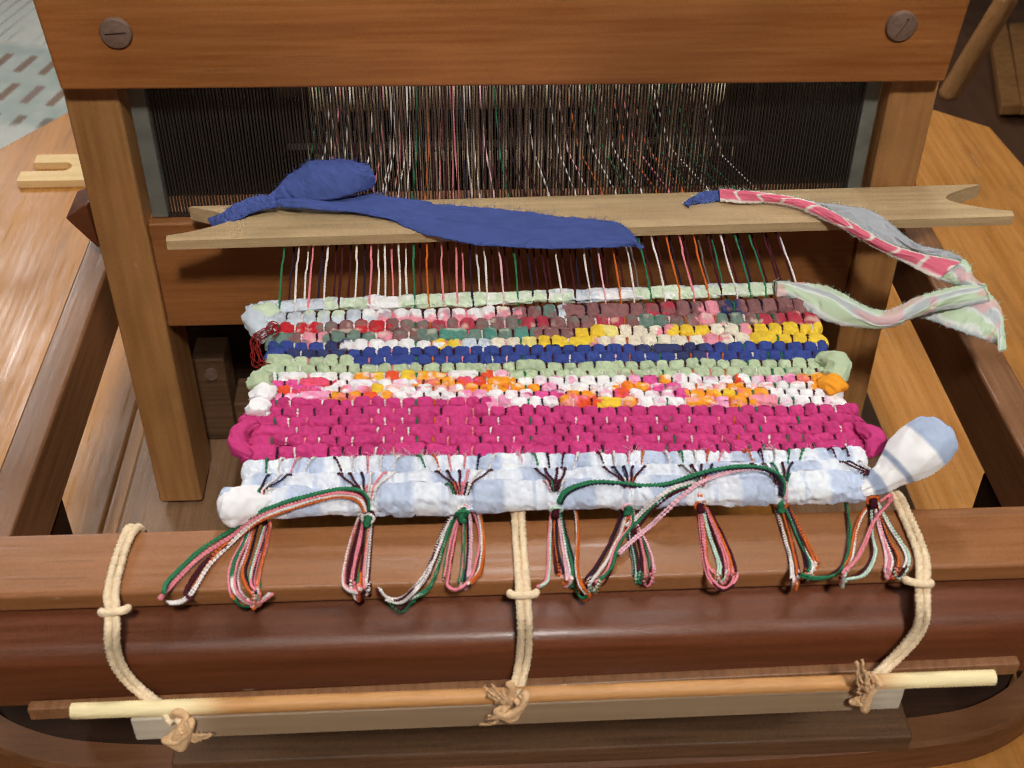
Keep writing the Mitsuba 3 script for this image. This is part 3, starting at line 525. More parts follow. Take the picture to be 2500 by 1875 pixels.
# ------------------------------------------------------------------ knotted warp ends hanging over the breast beam
BUNDLES = [
 ([[[-0.1202,-0.2373,0.2512],[-0.1216,-0.2481,0.2512],[-0.1246,-0.2602,0.2512],[-0.1252,-0.2704,0.2512],[-0.1208,-0.2872,0.2598],[-0.1168,-0.2872,0.2537],[-0.1112,-0.2872,0.2548],[-0.1071,-0.2872,0.2591]],[[-0.1193,-0.2373,0.2512],[-0.1203,-0.2481,0.2512],[-0.1221,-0.2603,0.2512],[-0.1232,-0.2696,0.2512],[-0.1211,-0.2788,0.2512],[-0.1161,-0.2872,0.2541]],[[-0.1182,-0.2383,0.2512],[-0.1192,-0.2464,0.2512],[-0.1203,-0.2595,0.2512],[-0.1211,-0.2689,0.2512],[-0.1183,-0.2764,0.2512],[-0.1138,-0.2872,0.2585]],[[-0.115,-0.2375,0.2512],[-0.1162,-0.251,0.2512],[-0.1178,-0.2648,0.2512],[-0.1178,-0.2732,0.2512],[-0.1156,-0.279,0.2512]],[[-0.1136,-0.2385,0.2512],[-0.1143,-0.2502,0.2512],[-0.116,-0.264,0.2512],[-0.1161,-0.2741,0.2512],[-0.1118,-0.2872,0.2602]],[[-0.1124,-0.2404,0.2512],[-0.113,-0.2511,0.2512],[-0.114,-0.2649,0.2512],[-0.1144,-0.2758,0.2512]],[[-0.1222,-0.2372,0.2512],[-0.1233,-0.2498,0.2512],[-0.1263,-0.2619,0.2512],[-0.1261,-0.2737,0.2512],[-0.1221,-0.2872,0.2571]]],
  ['white', 'light_pink', 'orange', 'mint', 'pink', 'orange', 'green']),
 ([[[-0.0739,-0.2365,0.2512],[-0.0765,-0.25,0.2512],[-0.0785,-0.2656,0.2512],[-0.0787,-0.274,0.2512],[-0.0752,-0.2872,0.2594],[-0.0716,-0.2872,0.2579],[-0.0703,-0.2872,0.2601]],[[-0.0723,-0.2365,0.2512],[-0.0744,-0.2536,0.2512],[-0.0759,-0.2674,0.2512],[-0.0754,-0.2774,0.2512]],[[-0.071,-0.2366,0.2512],[-0.0718,-0.2537,0.2512],[-0.0737,-0.2675,0.2512],[-0.0742,-0.2758,0.2512]],[[-0.0703,-0.2366,0.2512],[-0.0707,-0.2581,0.2512],[-0.0723,-0.2709,0.2512],[-0.0712,-0.2872,0.2601]],[[-0.0697,-0.2366,0.2512],[-0.07,-0.2582,0.2512],[-0.0705,-0.2751,0.2512]],[[-0.069,-0.2367,0.2512],[-0.0694,-0.2582,0.2512],[-0.0697,-0.2727,0.2512],[-0.0685,-0.2789,0.2512]],[[-0.0677,-0.2367,0.2512],[-0.0677,-0.2539,0.2512],[-0.0679,-0.2711,0.2512],[-0.0679,-0.2777,0.2512]]],
  ['white', 'maroon', 'pink', 'orange', 'maroon', 'white', 'maroon']),
 ([[[-0.0312,-0.2336,0.2512],[-0.0359,-0.2463,0.2512],[-0.0397,-0.2594,0.2512],[-0.0435,-0.2721,0.2512],[-0.048,-0.2872,0.259],[-0.0544,-0.2872,0.2521],[-0.0598,-0.2872,0.2542],[-0.0622,-0.2872,0.2592]],[[-0.0308,-0.2345,0.2512],[-0.0349,-0.2463,0.2512],[-0.0387,-0.2595,0.2512],[-0.0424,-0.2721,0.2512],[-0.0468,-0.2872,0.2585],[-0.0538,-0.2872,0.2507],[-0.0595,-0.2872,0.253]],[[-0.0305,-0.2345,0.2512],[-0.0346,-0.249,0.2512],[-0.0378,-0.2638,0.2512],[-0.0404,-0.2756,0.2512],[-0.0444,-0.2872,0.2562],[-0.0507,-0.2872,0.2519]],[[-0.0292,-0.2355,0.2512],[-0.032,-0.2464,0.2512],[-0.0346,-0.2596,0.2512],[-0.0366,-0.2757,0.2512]],[[-0.0289,-0.2355,0.2512],[-0.031,-0.2483,0.2512],[-0.0331,-0.2623,0.2512],[-0.0348,-0.2766,0.2512],[-0.034,-0.2872,0.2593],[-0.0316,-0.2872,0.2574],[-0.0279,-0.2872,0.2599],[-0.0234,-0.2696,0.2512],[-0.0212,-0.2584,0.2512],[-0.0209,-0.2469,0.2512],[-0.0239,-0.2339,0.2512]],[[-0.0276,-0.2356,0.2512],[-0.0281,-0.2511,0.2512],[-0.0294,-0.2727,0.2512],[-0.0301,-0.2768,0.2512]],[[-0.0252,-0.2357,0.2512],[-0.0249,-0.2512,0.2512],[-0.0263,-0.2728,0.2512],[-0.0266,-0.2761,0.2512]],[[-0.0258,-0.2328,0.253],[-0.0225,-0.232,0.253],[-0.0201,-0.2405,0.253],[-0.0189,-0.2559,0.253],[-0.0203,-0.2714,0.253],[-0.0249,-0.289,0.2635]],[[-0.0238,-0.2319,0.252],[-0.0206,-0.2357,0.252],[-0.0195,-0.2423,0.252],[-0.0189,-0.2531,0.252],[-0.0196,-0.2653,0.252]]],
  ['white', 'maroon', 'green', 'pink', 'pink', 'green', 'light_pink', 'orange', 'green']),
 ([[[0.0127,-0.2316,0.2512],[0.0102,-0.2484,0.2512],[0.0087,-0.2644,0.2512],[0.007,-0.2776,0.2512],[0.003,-0.2872,0.258]],[[0.0131,-0.2316,0.2512],[0.0113,-0.2507,0.2512],[0.0114,-0.2667,0.2512],[0.0114,-0.2734,0.2512]],[[0.0137,-0.2353,0.2512],[0.0118,-0.2554,0.2512],[0.0126,-0.2734,0.2512]],[[0.0147,-0.2341,0.2512],[0.0152,-0.2556,0.2512],[0.0161,-0.2758,0.2512],[0.0163,-0.2779,0.2512]],[[0.0154,-0.2354,0.2512],[0.0171,-0.2579,0.2512],[0.0185,-0.2715,0.2512],[0.018,-0.2769,0.2512]],[[0.016,-0.2332,0.252],[0.0212,-0.2334,0.252],[0.023,-0.2426,0.252],[0.0222,-0.2566,0.252],[0.0206,-0.2701,0.252],[0.0208,-0.288,0.2586],[0.0234,-0.288,0.2538]]],
  ['mint', 'maroon', 'orange', 'light_pink', 'green', 'orange']),
 ([[[0.046,-0.2293,0.2512],[0.0419,-0.2425,0.2512],[0.0351,-0.2587,0.2512],[0.0279,-0.2719,0.2512],[0.0241,-0.2772,0.2512]],[[0.0465,-0.2326,0.252],[0.0421,-0.2481,0.252],[0.0364,-0.2618,0.252],[0.0303,-0.2727,0.252],[0.0231,-0.288,0.2608]],[[0.047,-0.2385,0.253],[0.0461,-0.2493,0.253],[0.04,-0.2583,0.253],[0.0352,-0.2716,0.253],[0.0273,-0.289,0.2618]],[[0.0458,-0.2427,0.2512],[0.038,-0.2622,0.2512],[0.0334,-0.2743,0.2512],[0.0269,-0.2872,0.2574],[0.0229,-0.2872,0.2588]],[[0.0462,-0.2391,0.2512],[0.0445,-0.2568,0.2512],[0.0451,-0.2659,0.2512],[0.0446,-0.277,0.2512]],[[0.0475,-0.2392,0.2512],[0.0462,-0.2568,0.2512],[0.0469,-0.2682,0.2512],[0.0463,-0.2759,0.2512]],[[0.0472,-0.2379,0.2512],[0.048,-0.2523,0.2512],[0.0484,-0.266,0.2512],[0.0473,-0.2782,0.2512]],[[0.0478,-0.2367,0.2512],[0.049,-0.2511,0.2512],[0.0509,-0.2593,0.2512],[0.0521,-0.2696,0.2512],[0.0511,-0.2772,0.2512]],[[0.0482,-0.2368,0.2512],[0.0496,-0.25,0.2512],[0.0523,-0.2617,0.2512],[0.0527,-0.2729,0.2512]]],
  ['maroon', 'white', 'green', 'orange', 'mint', 'green', 'maroon', 'pink', 'light_pink']),
 ([[[0.0781,-0.2343,0.2512],[0.0759,-0.2534,0.2512],[0.0746,-0.2738,0.2512],[0.0751,-0.2872,0.2564],[0.0796,-0.2872,0.2526],[0.0828,-0.2872,0.256],[0.0861,-0.2787,0.2512]],[[0.079,-0.2343,0.2512],[0.0776,-0.2581,0.2512],[0.0766,-0.2717,0.2512],[0.0784,-0.2762,0.2512]],[[0.0794,-0.2368,0.2512],[0.0797,-0.2582,0.2512],[0.0807,-0.2719,0.2512],[0.0794,-0.2773,0.2512]],[[0.0805,-0.2332,0.2512],[0.0821,-0.249,0.2512],[0.084,-0.2675,0.2512],[0.0831,-0.2775,0.2512]],[[0.0811,-0.2344,0.2512],[0.0843,-0.2514,0.2512],[0.0865,-0.2676,0.2512],[0.0861,-0.2765,0.2512]]],
  ['pink', 'orange', 'mint', 'pink', 'orange']),
 ([[[0.1128,-0.2357,0.2512],[0.1126,-0.255,0.2512],[0.1125,-0.271,0.2512],[0.1089,-0.2872,0.2572]],[[0.1154,-0.2358,0.2512],[0.1151,-0.2551,0.2512],[0.1146,-0.271,0.2512],[0.1137,-0.2787,0.2512]],[[0.1169,-0.2347,0.2512],[0.1182,-0.2528,0.2512],[0.1183,-0.2712,0.2512],[0.1172,-0.2778,0.2512]],[[0.1162,-0.2359,0.2512],[0.1175,-0.2481,0.2512],[0.119,-0.2645,0.2512],[0.1203,-0.2735,0.2512],[0.1184,-0.2778,0.2512]],[[0.1178,-0.2347,0.2512],[0.1202,-0.2553,0.2512],[0.1221,-0.2691,0.2512],[0.1223,-0.2736,0.2512]]],
  ['white', 'orange', 'maroon', 'white', 'orange']),
 ([[[0.1576,-0.2334,0.252],[0.1524,-0.2295,0.252],[0.1477,-0.2305,0.252],[0.1441,-0.2378,0.252],[0.1418,-0.2522,0.252],[0.1369,-0.2682,0.252],[0.1315,-0.278,0.252],[0.1214,-0.288,0.2586],[0.1149,-0.288,0.2589],[0.1106,-0.288,0.2609]],[[0.1569,-0.2363,0.2512],[0.1489,-0.247,0.2512],[0.1423,-0.2608,0.2512],[0.1391,-0.2698,0.2512],[0.1332,-0.2785,0.2512]],[[0.1579,-0.2405,0.254],[0.1645,-0.2358,0.254],[0.1634,-0.2395,0.254],[0.1548,-0.2488,0.254],[0.1471,-0.2614,0.254],[0.14,-0.2725,0.254],[0.1281,-0.29,0.264]],[[0.1551,-0.2399,0.2512],[0.1502,-0.2612,0.2512],[0.1495,-0.2669,0.2512],[0.1444,-0.2767,0.2512],[0.1348,-0.2872,0.2571],[0.1292,-0.2872,0.2568]],[[0.1568,-0.24,0.2512],[0.1549,-0.2567,0.2512],[0.1533,-0.2715,0.2512],[0.1511,-0.2781,0.2512]],[[0.1575,-0.24,0.2512],[0.1561,-0.2568,0.2512],[0.155,-0.2716,0.2512],[0.1526,-0.2787,0.2512]],[[0.1582,-0.2413,0.2512],[0.1578,-0.2615,0.2512],[0.1587,-0.2718,0.2512],[0.1567,-0.2772,0.2512]],[[0.1575,-0.2425,0.2512],[0.1565,-0.2614,0.2512],[0.1568,-0.2717,0.2512],[0.1547,-0.2777,0.2512]],[[0.1591,-0.2413,0.2512],[0.1608,-0.2569,0.2512],[0.1627,-0.2708,0.2512],[0.16,-0.2774,0.2512]]],
  ['green', 'orange', 'pink', 'mint', 'light_pink', 'pink', 'orange', 'maroon', 'mint']),
]
for b, (paths, cols) in enumerate(BUNDLES):
    bk = key_for(rug + '__warp_end')
    kx_, ky_ = KNOTS[b]
    for p, c in zip(paths, cols):
        for dup in range(3):
            q = np.array(p)
            j = 0 if dup == 0 else 1
            off = np.array([rnd.uniform(-1, 1) * 0.0016, rnd.uniform(-1, 1) * 0.0008, rnd.uniform(0, 1) * 0.0011]) * j
            q = q + off * np.linspace(0.4, 1.0, len(q))[:, None]
            q = spline(q, 0.0014)
            lead = np.array([[kx_ + rnd.uniform(-1, 1) * 0.0015, ky_ - 0.002, 0.2595]])
            if np.linalg.norm(q[0] - lead[0]) < 0.02: q = np.vstack([lead + (q[0] - lead) * f for f in np.linspace(0, 0.9, 6)] + [q])
            q = smooth_path(q, 3)
            cc = c if dup < 2 else rnd.choice(['maroon', 'white', 'pink', 'maroon', 'green', 'navy'])
            put('yarn', tube(q, 0.00072, 7, flat=0.04, pitch=0.0052, wob=0.00014, seed=b * 40 + dup), 'm_yarn_' + cc, bk, smooth=True)
    ends = [np.array(p[-1]) for p in paths]
    for j in range(0, len(paths) - 1):
        a_, b_ = ends[j], ends[j + 1]
        if np.linalg.norm(a_ - b_) > 0.016 or len(paths[j]) > 7: continue
        mid = (a_ + b_) / 2 + np.array([0, -0.0006, -0.0030 - 0.25 * np.linalg.norm(a_ - b_)])
        u_, v_ = np.array(paths[j][-2]), np.array(paths[j + 1][-2])
        q = spline([a_ + (u_ - a_) * 0.3, a_, mid, b_, b_ + (v_ - b_) * 0.3], 0.0012)
        for dup in range(2):
            put('yarn', tube(q + np.array([0.0006, -0.0004, -0.0008]) * dup, 0.00080, 7, flat=0.05, pitch=0.0052), 'm_yarn_' + cols[j if dup == 0 else j + 1], bk, smooth=True)
    core = np.array([[kx_, ky_ + 0.001, 0.2600], [kx_ + 0.0004, ky_ - 0.0018, 0.2592], [kx_, ky_ - 0.0045, 0.2572], [kx_, ky_ - 0.0065, 0.2545]])
    scene[bk] = mikit.ply(tube(spline(core, 0.0006), 0.0019, 9, wob=0.0004, seed=b), 'm_yarn_' + rnd.choice(['maroon', 'green', 'maroon']), smooth=True)
    for w in range(4):
        a = np.linspace(0, 2 * np.pi * 1.15, 36) + rnd.uniform(0, 6)
        tl, tw = rnd.uniform(-0.5, 0.5), rnd.uniform(-0.35, 0.35)
        hx = np.stack([kx_ + 0.0026 * np.cos(a), ky_ - 0.0008 - 0.0011 * w + 0.0024 * (tl * np.cos(a) + tw * np.sin(a)), 0.2598 - 0.0008 * w + 0.0023 * np.sin(a)], 1)
        put('knot', tube(hx, 0.00078, 6, flat=0.1, pitch=0.004), 'm_yarn_' + rnd.choice(cols), bk, smooth=True)
# long loose ends laid across the header
def lift(p, z0, z1): return p
LONG = [
 ('green', [[-0.0692,-0.2439,0.263],[-0.0693,-0.2417,0.268],[-0.0723,-0.2401,0.271],[-0.0788,-0.2387,0.271],[-0.0878,-0.2393,0.27],[-0.0993,-0.2409,0.268],[-0.1083,-0.2426,0.266],[-0.1182,-0.2441,0.262],[-0.1278,-0.244,0.254],[-0.1393,-0.2546,0.254],[-0.1458,-0.2637,0.254],[-0.1512,-0.2726,0.254],[-0.1489,-0.29,0.2654]]),
 ('pink', [[-0.0702,-0.2439,0.263],[-0.0707,-0.2414,0.266],[-0.0737,-0.2407,0.269],[-0.0801,-0.2398,0.27],[-0.0884,-0.2403,0.269],[-0.0994,-0.2417,0.267],[-0.1083,-0.2434,0.265],[-0.1181,-0.2455,0.261],[-0.1276,-0.2464,0.253],[-0.1382,-0.2569,0.253],[-0.1447,-0.2655,0.253],[-0.1503,-0.2756,0.253],[-0.1514,-0.289,0.2605]]),
 ('maroon', [[-0.0699,-0.2439,0.263],[-0.0703,-0.2416,0.267],[-0.073,-0.2404,0.27],[-0.0795,-0.2388,0.27],[-0.0885,-0.2394,0.269],[-0.0994,-0.2411,0.267],[-0.1084,-0.243,0.265],[-0.1182,-0.2446,0.261],[-0.127,-0.2476,0.252],[-0.137,-0.2595,0.252],[-0.1415,-0.2686,0.252],[-0.144,-0.2776,0.252],[-0.1395,-0.288,0.2588]]),
 ('white', [[-0.0705,-0.2448,0.263],[-0.0713,-0.2428,0.266],[-0.0744,-0.2408,0.268],[-0.0808,-0.24,0.269],[-0.0891,-0.2407,0.268],[-0.0994,-0.2425,0.266],[-0.1083,-0.2444,0.264],[-0.1182,-0.2461,0.26],[-0.1274,-0.249,0.252],[-0.1364,-0.2636,0.252],[-0.1404,-0.2764,0.252],[-0.1445,-0.288,0.2567],[-0.1491,-0.288,0.257]]),
 ('orange', [[-0.0708,-0.2452,0.263],[-0.072,-0.2426,0.265],[-0.0751,-0.2414,0.267],[-0.0815,-0.2403,0.268],[-0.0892,-0.241,0.267],[-0.0995,-0.2429,0.265],[-0.1084,-0.2448,0.263],[-0.1183,-0.2465,0.259],[-0.1267,-0.2472,0.2515],[-0.1325,-0.2519,0.2515],[-0.1373,-0.2644,0.2515],[-0.1413,-0.276,0.2515]]),
 ('green', [[0.0137,-0.2431,0.263],[0.016,-0.2392,0.265],[0.0212,-0.2373,0.267],[0.0298,-0.2356,0.268],[0.0434,-0.2363,0.267],[0.0553,-0.237,0.266],[0.0653,-0.2371,0.268],[0.0764,-0.2352,0.271],[0.0892,-0.2341,0.273],[0.0995,-0.2339,0.273],[0.1078,-0.2357,0.272],[0.1126,-0.2394,0.269],[0.1122,-0.2429,0.263]]),
 ('navy', [[0.0145,-0.2431,0.263],[0.0171,-0.2388,0.264],[0.0217,-0.2372,0.266],[0.0303,-0.2354,0.267],[0.0434,-0.2364,0.266],[0.0554,-0.2368,0.265],[0.0654,-0.2371,0.267],[0.0765,-0.2353,0.27],[0.0893,-0.234,0.272],[0.0996,-0.2338,0.272],[0.1075,-0.2357,0.271],[0.1118,-0.2396,0.268],[0.1116,-0.2429,0.263]]),
 ('light_pink', [[0.038,-0.2651,0.253],[0.0452,-0.2574,0.253],[0.0528,-0.2501,0.253],[0.0577,-0.2488,0.258],[0.0699,-0.2419,0.266],[0.0807,-0.2367,0.269],[0.0937,-0.2341,0.271],[0.1032,-0.2338,0.271],[0.1102,-0.2344,0.269],[0.114,-0.2388,0.266],[0.1139,-0.2434,0.261]]),
 ('white', [[0.0437,-0.2486,0.253],[0.0476,-0.2446,0.253],[0.0516,-0.2438,0.258],[0.058,-0.2428,0.265],[0.0678,-0.2382,0.267],[0.0754,-0.2349,0.265]]),
 ('green', [[0.0454,-0.2488,0.252],[0.0494,-0.2442,0.252],[0.0543,-0.2427,0.258],[0.0626,-0.2403,0.265],[0.0723,-0.2371,0.266]]),
 ('maroon', [[0.046,-0.2512,0.252],[0.0511,-0.2443,0.252],[0.056,-0.2427,0.258],[0.0635,-0.2407,0.264],[0.0724,-0.2373,0.265]]),
]
for c, p in LONG:
    for d in range(2):
        q = spline(np.array(p) + np.array([0.0008, -0.0009, 0.0002]) * d, 0.0016)
        put('loose_yarn', tube(smooth_path(q, 2), 0.00080, 7, flat=0.05, pitch=0.0052, wob=0.00012, seed=d * 3 + len(p)), 'm_yarn_' + c, rug, smooth=True)

# ------------------------------------------------------------------ loose cloth tail at the right of the near edge
def cloth_tube(path, rw, rh, colour, m=30, seed=0, amp=0.002, tilt=0.0):
    p = spline(path, 0.0012); n = len(p)
    t, u, w = frames(p)
    s = np.linspace(0, 1, n)
    RW, RH = np.interp(s, np.linspace(0, 1, len(rw)), rw), np.interp(s, np.linspace(0, 1, len(rh)), rh)
    th = np.arange(m) * 2 * np.pi / m
    up = np.cross(u, t)
    side = np.cross(t, [0, 0, 1.0]); side /= np.linalg.norm(side, axis=1, keepdims=True)
    upv = np.cross(side, t)
    V = p[:, None] + (RW[:, None] * np.cos(th))[..., None] * side[:, None] + (RH[:, None] * np.sin(th))[..., None] * upv[:, None]
    q = np.stack([np.repeat(s[:, None] * 4.2, m, 1), np.repeat(np.cos(th)[None] * 1.6 + seed, n, 0), np.repeat(np.sin(th)[None] * 1.6, n, 0)], -1)
    d = meshkit.fbm(q, 3, seed=seed) - 0.5
    d = d + np.minimum(np.abs(meshkit.fbm(q * np.array([0.6, 2.2, 2.2]), 3, seed=seed + 50) - 0.5), 0.14) * 2.4 - 0.2
    V = V + (V - p[:, None]) / (np.linalg.norm(V - p[:, None], axis=-1, keepdims=True) + 1e-9) * (d * 2 * amp)[..., None]
    return trimesh.Trimesh(V.reshape(-1, 3), grid_faces(n, m), process=False), np.clip(colour(s)[:, None] * (0.94 + 0.12 * meshkit.noise(V * 800))[..., None], 0, 0.9).reshape(-1, 3)
def tail_col(s):
    c = np.repeat(COL['W'][None], len(s), 0)
    c[s > 0.66] = COL['LB'] * 0.92
    c[(s > 0.36) & (s < 0.40)] = COL['LB'] * 0.7
    c[(s > 0.10) & (s < 0.2)] = COL['LB'] * 0.8
    return c
m_, c_ = cloth_tube([[0.1487,-0.2404,0.262],[0.158,-0.2376,0.266],[0.1672,-0.2339,0.272],[0.1762,-0.2304,0.279],[0.1836,-0.2269,0.283],[0.1874,-0.2248,0.284]], [0.002, 0.0055, 0.0068, 0.0098, 0.0122, 0.0130, 0.0112, 0.004], [0.001, 0.0040, 0.0058, 0.0078, 0.009, 0.0085, 0.006, 0.002], tail_col, seed=4)
put('cloth_tail', m_, 'm_cloth', rug, smooth=True, color=c_, label='puffed white and pale blue cloth end sticking out at the right')
m_, c_ = cloth_tube([[-0.1106,-0.2352,0.263],[-0.1204,-0.2376,0.263],[-0.1282,-0.24,0.262],[-0.133,-0.2411,0.261]], [0.003, 0.0075, 0.0082, 0.0085, 0.0080, 0.0045], [0.002, 0.005, 0.0068, 0.0076, 0.007, 0.004], lambda s: np.repeat(COL['W'][None] * 0.97, len(s), 0), seed=9)
put('cloth_tail', m_, 'm_cloth', rug, smooth=True, color=c_, label='rolled white cloth end at the left corner of the rug')
# bunched ends of strips at the selvedges
def lump(path, rw, rh, col, seed, label=None):
    m_, c_ = cloth_tube(path, rw, rh, lambda s: np.repeat(COL[col][None], len(s), 0), seed=seed, amp=0.0022, m=26)
    put('strip_end', m_, 'm_cloth', rug, smooth=True, color=c_, label=label)
lump([[-0.1349,-0.0931,0.263],[-0.1326,-0.1035,0.264],[-0.1286,-0.1112,0.263],[-0.1249,-0.1163,0.262]], [.004, .006, .006, .004], [.003, .004, .004, .003], 'GW', 2)
lump([[-0.122,-0.095,0.264],[-0.1288,-0.0977,0.265],[-0.1345,-0.0953,0.264]], [.004, .0055, .004], [.002, .003, .003], 'LG', 3)
lump([[0.1523,-0.1457,0.263],[0.1571,-0.1514,0.265],[0.1588,-0.1574,0.265],[0.1551,-0.1628,0.263]], [.004, .006, .0065, .005], [.003, .005, .005, .004], 'SG', 5, 'sage strip folded back at the right edge')
lump([[0.1488,-0.165,0.263],[0.1531,-0.1695,0.265],[0.1552,-0.1735,0.263]], [.004, .0055, .005], [.003, .0045, .004], 'OR', 6)
lump([[0.1574,-0.1981,0.263],[0.1616,-0.2055,0.265],[0.1629,-0.2119,0.264],[0.1588,-0.218,0.262]], [.002, .0042, .0048, .002], [.002, .0035, .004, .002], 'MG', 7)
lump([[-0.123,-0.1861,0.263],[-0.1279,-0.1915,0.265],[-0.1305,-0.1969,0.265],[-0.1286,-0.202,0.263],[-0.123,-0.2065,0.262]], [.002, .0040, .0046, .0042, .002], [.002, .0035, .004, .0035, .002], 'MG', 8)
lump([[-0.1213,-0.1506,0.263],[-0.1246,-0.1554,0.265],[-0.1251,-0.1599,0.264]], [.004, .006, .005], [.003, .005, .004], 'SG', 10)
lump([[-0.119,-0.1613,0.263],[-0.1222,-0.1654,0.265],[-0.1236,-0.1697,0.264]], [.004, .006, .005], [.003, .005, .004], 'W', 12)
lump([[-0.1187,-0.1752,0.263],[-0.1224,-0.1757,0.265],[-0.1234,-0.1796,0.264]], [.004, .006, .005], [.003, .005, .004], 'W', 13)
# red thread tangled at the left edge, and fraying fibres
red = []
for j in range(7):
    base = np.array([[-0.1224,-0.1131,0.266],[-0.1275,-0.1184,0.266],[-0.1315,-0.12,0.262],[-0.1303,-0.1267,0.26],[-0.1274,-0.1362,0.262],[-0.1231,-0.1426,0.264]])
    base = base + rng.normal(0, 0.0016, base.shape)
    red.append(tube(spline(base, 0.0015), 0.0004, 5))
base = np.array([[-0.1218,-0.1194,0.266],[-0.1252,-0.118,0.268],[-0.1238,-0.1147,0.269],[-0.1199,-0.1165,0.269],[-0.119,-0.1214,0.268],[-0.1221,-0.1246,0.267]])
red.append(tube(spline(base, 0.001), 0.0004, 5)); red.append(tube(spline(base + 0.0008, 0.001), 0.0004, 5))
red.append(tube(spline([[-0.1277,-0.1164,0.266],[-0.1332,-0.1199,0.262],[-0.1302,-0.1241,0.258]], 0.001), 0.0003, 5))
put('red_thread', join(red), 'm_red_thread', rug, smooth=True, label='tangled dark red threads at the left edge')
def hairs(n, where, length, mat, up=0.6, r=0.00013):
    out = []
    for _ in range(n):
        x, y, z = where()
        d = np.array([rnd.gauss(0, 0.6), rnd.gauss(0, 0.8), abs(rnd.gauss(up, 0.4))]); d /= np.linalg.norm(d)
        e = np.array([rnd.gauss(0, 0.5), rnd.gauss(0, 0.5), rnd.gauss(0, 0.3)])
        L = length * rnd.uniform(0.4, 1.4)
        s = np.linspace(0, 1, 5)[:, None]
        out.append(tube(np.array([x, y, z]) + d * L * s + e * L * s ** 2 * 0.6, r * np.linspace(1, 0.5, 5), 3))
    return join(out)
def on_row(i, dy=0.0, lo=0.02, hi=0.98):
    def f():
        t = rnd.uniform(lo, hi); x = ROW_L[i] + (ROW_R[i] - ROW_L[i]) * t
        return x, row_y(i, x) + dy + rnd.uniform(-1, 1) * 0.002, z_cloth(row_y(i, x)) + 0.0022
    return f
tc = [rnd.uniform(0.03, 0.97) for _ in range(22)]
def tufts():
    t = min(0.99, max(0.01, rnd.choice(tc) + rnd.gauss(0, 0.008))); x = ROW_L[18] + (ROW_R[18] - ROW_L[18]) * t
    return x, row_y(18, x) + 0.0048 + rnd.uniform(-1, 1) * 0.0012, z_cloth(row_y(18, x)) + 0.0030
put('frayed_fibre', hairs(260, tufts, 0.0034, None, up=0.35, r=0.00015), 'm_yarn_white', rug, smooth=True, kind='stuff')
scene['m_fibre_magenta'] = yarn_bsdf((206, 70, 132)); scene['m_fibre_sage'] = yarn_bsdf((186, 204, 166)); scene['m_fibre_navy'] = yarn_bsdf((70, 86, 150))
put('frayed_fibre', join([hairs(100, on_row(i), 0.003, None, r=0.00012) for i in range(13, 18)]), 'm_fibre_magenta', rug, smooth=True, kind='stuff')
put('frayed_fibre', join([hairs(100, on_row(i), 0.0028, None, r=0.00012) for i in (7, 8)]), 'm_fibre_sage', rug, smooth=True, kind='stuff')
put('frayed_fibre', join([hairs(86, on_row(i), 0.0026, None, r=0.00012) for i in (5, 6)]), 'm_fibre_navy', rug, smooth=True, kind='stuff')
put('frayed_fibre', join([hairs(43, on_row(i), 0.003, None, r=0.00012) for i in (1, 2, 3, 4, 9, 10, 11)]), 'm_yarn_light_pink', rug, smooth=True, kind='stuff')

# ------------------------------------------------------------------ stick shuttle, ribbons
def shuttle_mesh(x0, x1, y0, y1, z0, th, notch=0.030, seed=0, prong=0.24):
    from shapely.geometry import Polygon
    ym, h = (y0 + y1) / 2, (y1 - y0) / 2
    pl, o = [], []
    def end(x, sgn):
        # a rounded notch between two prongs
        pts = [(x - sgn * 0.004, y0 + 0.0015), (x - sgn * 0.004, y0 + h * 0.2)]
        for q in np.linspace(-1, 1, 15):
            xx = x + sgn * notch * (1 - abs(q) ** 1.7) - sgn * 0.004 * (q < -0.99) + sgn * 0.004 * max(q, 0) ** 4
            pts.append((xx, ym + h * (0.78 if q > 0 else 0.74) * q))
        pts += [(x + sgn * 0.0055, y1 - h * 0.16), (x + sgn * 0.0055, y1 - 0.0012)]
        return pts
    left, right = end(x0, 1), end(x1, -1)
    poly = Polygon(left[::-1] and (left + right[::-1]))
    man = manifold3d.Manifold.extrude(manifold3d.CrossSection([list(poly.exterior.coords)[:-1] if poly.exterior.is_ccw else list(poly.exterior.coords)[:-1][::-1]]), th)
    man = man.refine_to_length(0.004)
    mm = man.to_mesh(); v = np.array(mm.vert_properties[:, :3], float)
    q = (v[:, 1] - ym) / h
    thick = np.sqrt(np.clip(1 - 0.9 * np.abs(q) ** 4.0, 0.08, 1))
    ze = (v[:, 2] / th - 0.5) * th * thick
    v[:, 2] = z0 + th / 2 + ze
    return trimesh.Trimesh(v, mm.tri_verts, process=False)
SH_TOP = 0.2745
sm = shuttle_mesh(-0.183, 0.2835, -0.0405, -0.0015, 0.2668, 0.0098)
sm.apply_translation((-0.05, 0.02, -0.267)); sm.apply_transform(trimesh.transformations.rotation_matrix(math.radians(0.9), [0, 0, 1])); sm.apply_translation((0.05, -0.0205, 0.267))
put('stick_shuttle', sm, 'm_shuttle', smooth=50, label='long flat wooden stick shuttle with notched ends lying across the warp', category='shuttle')

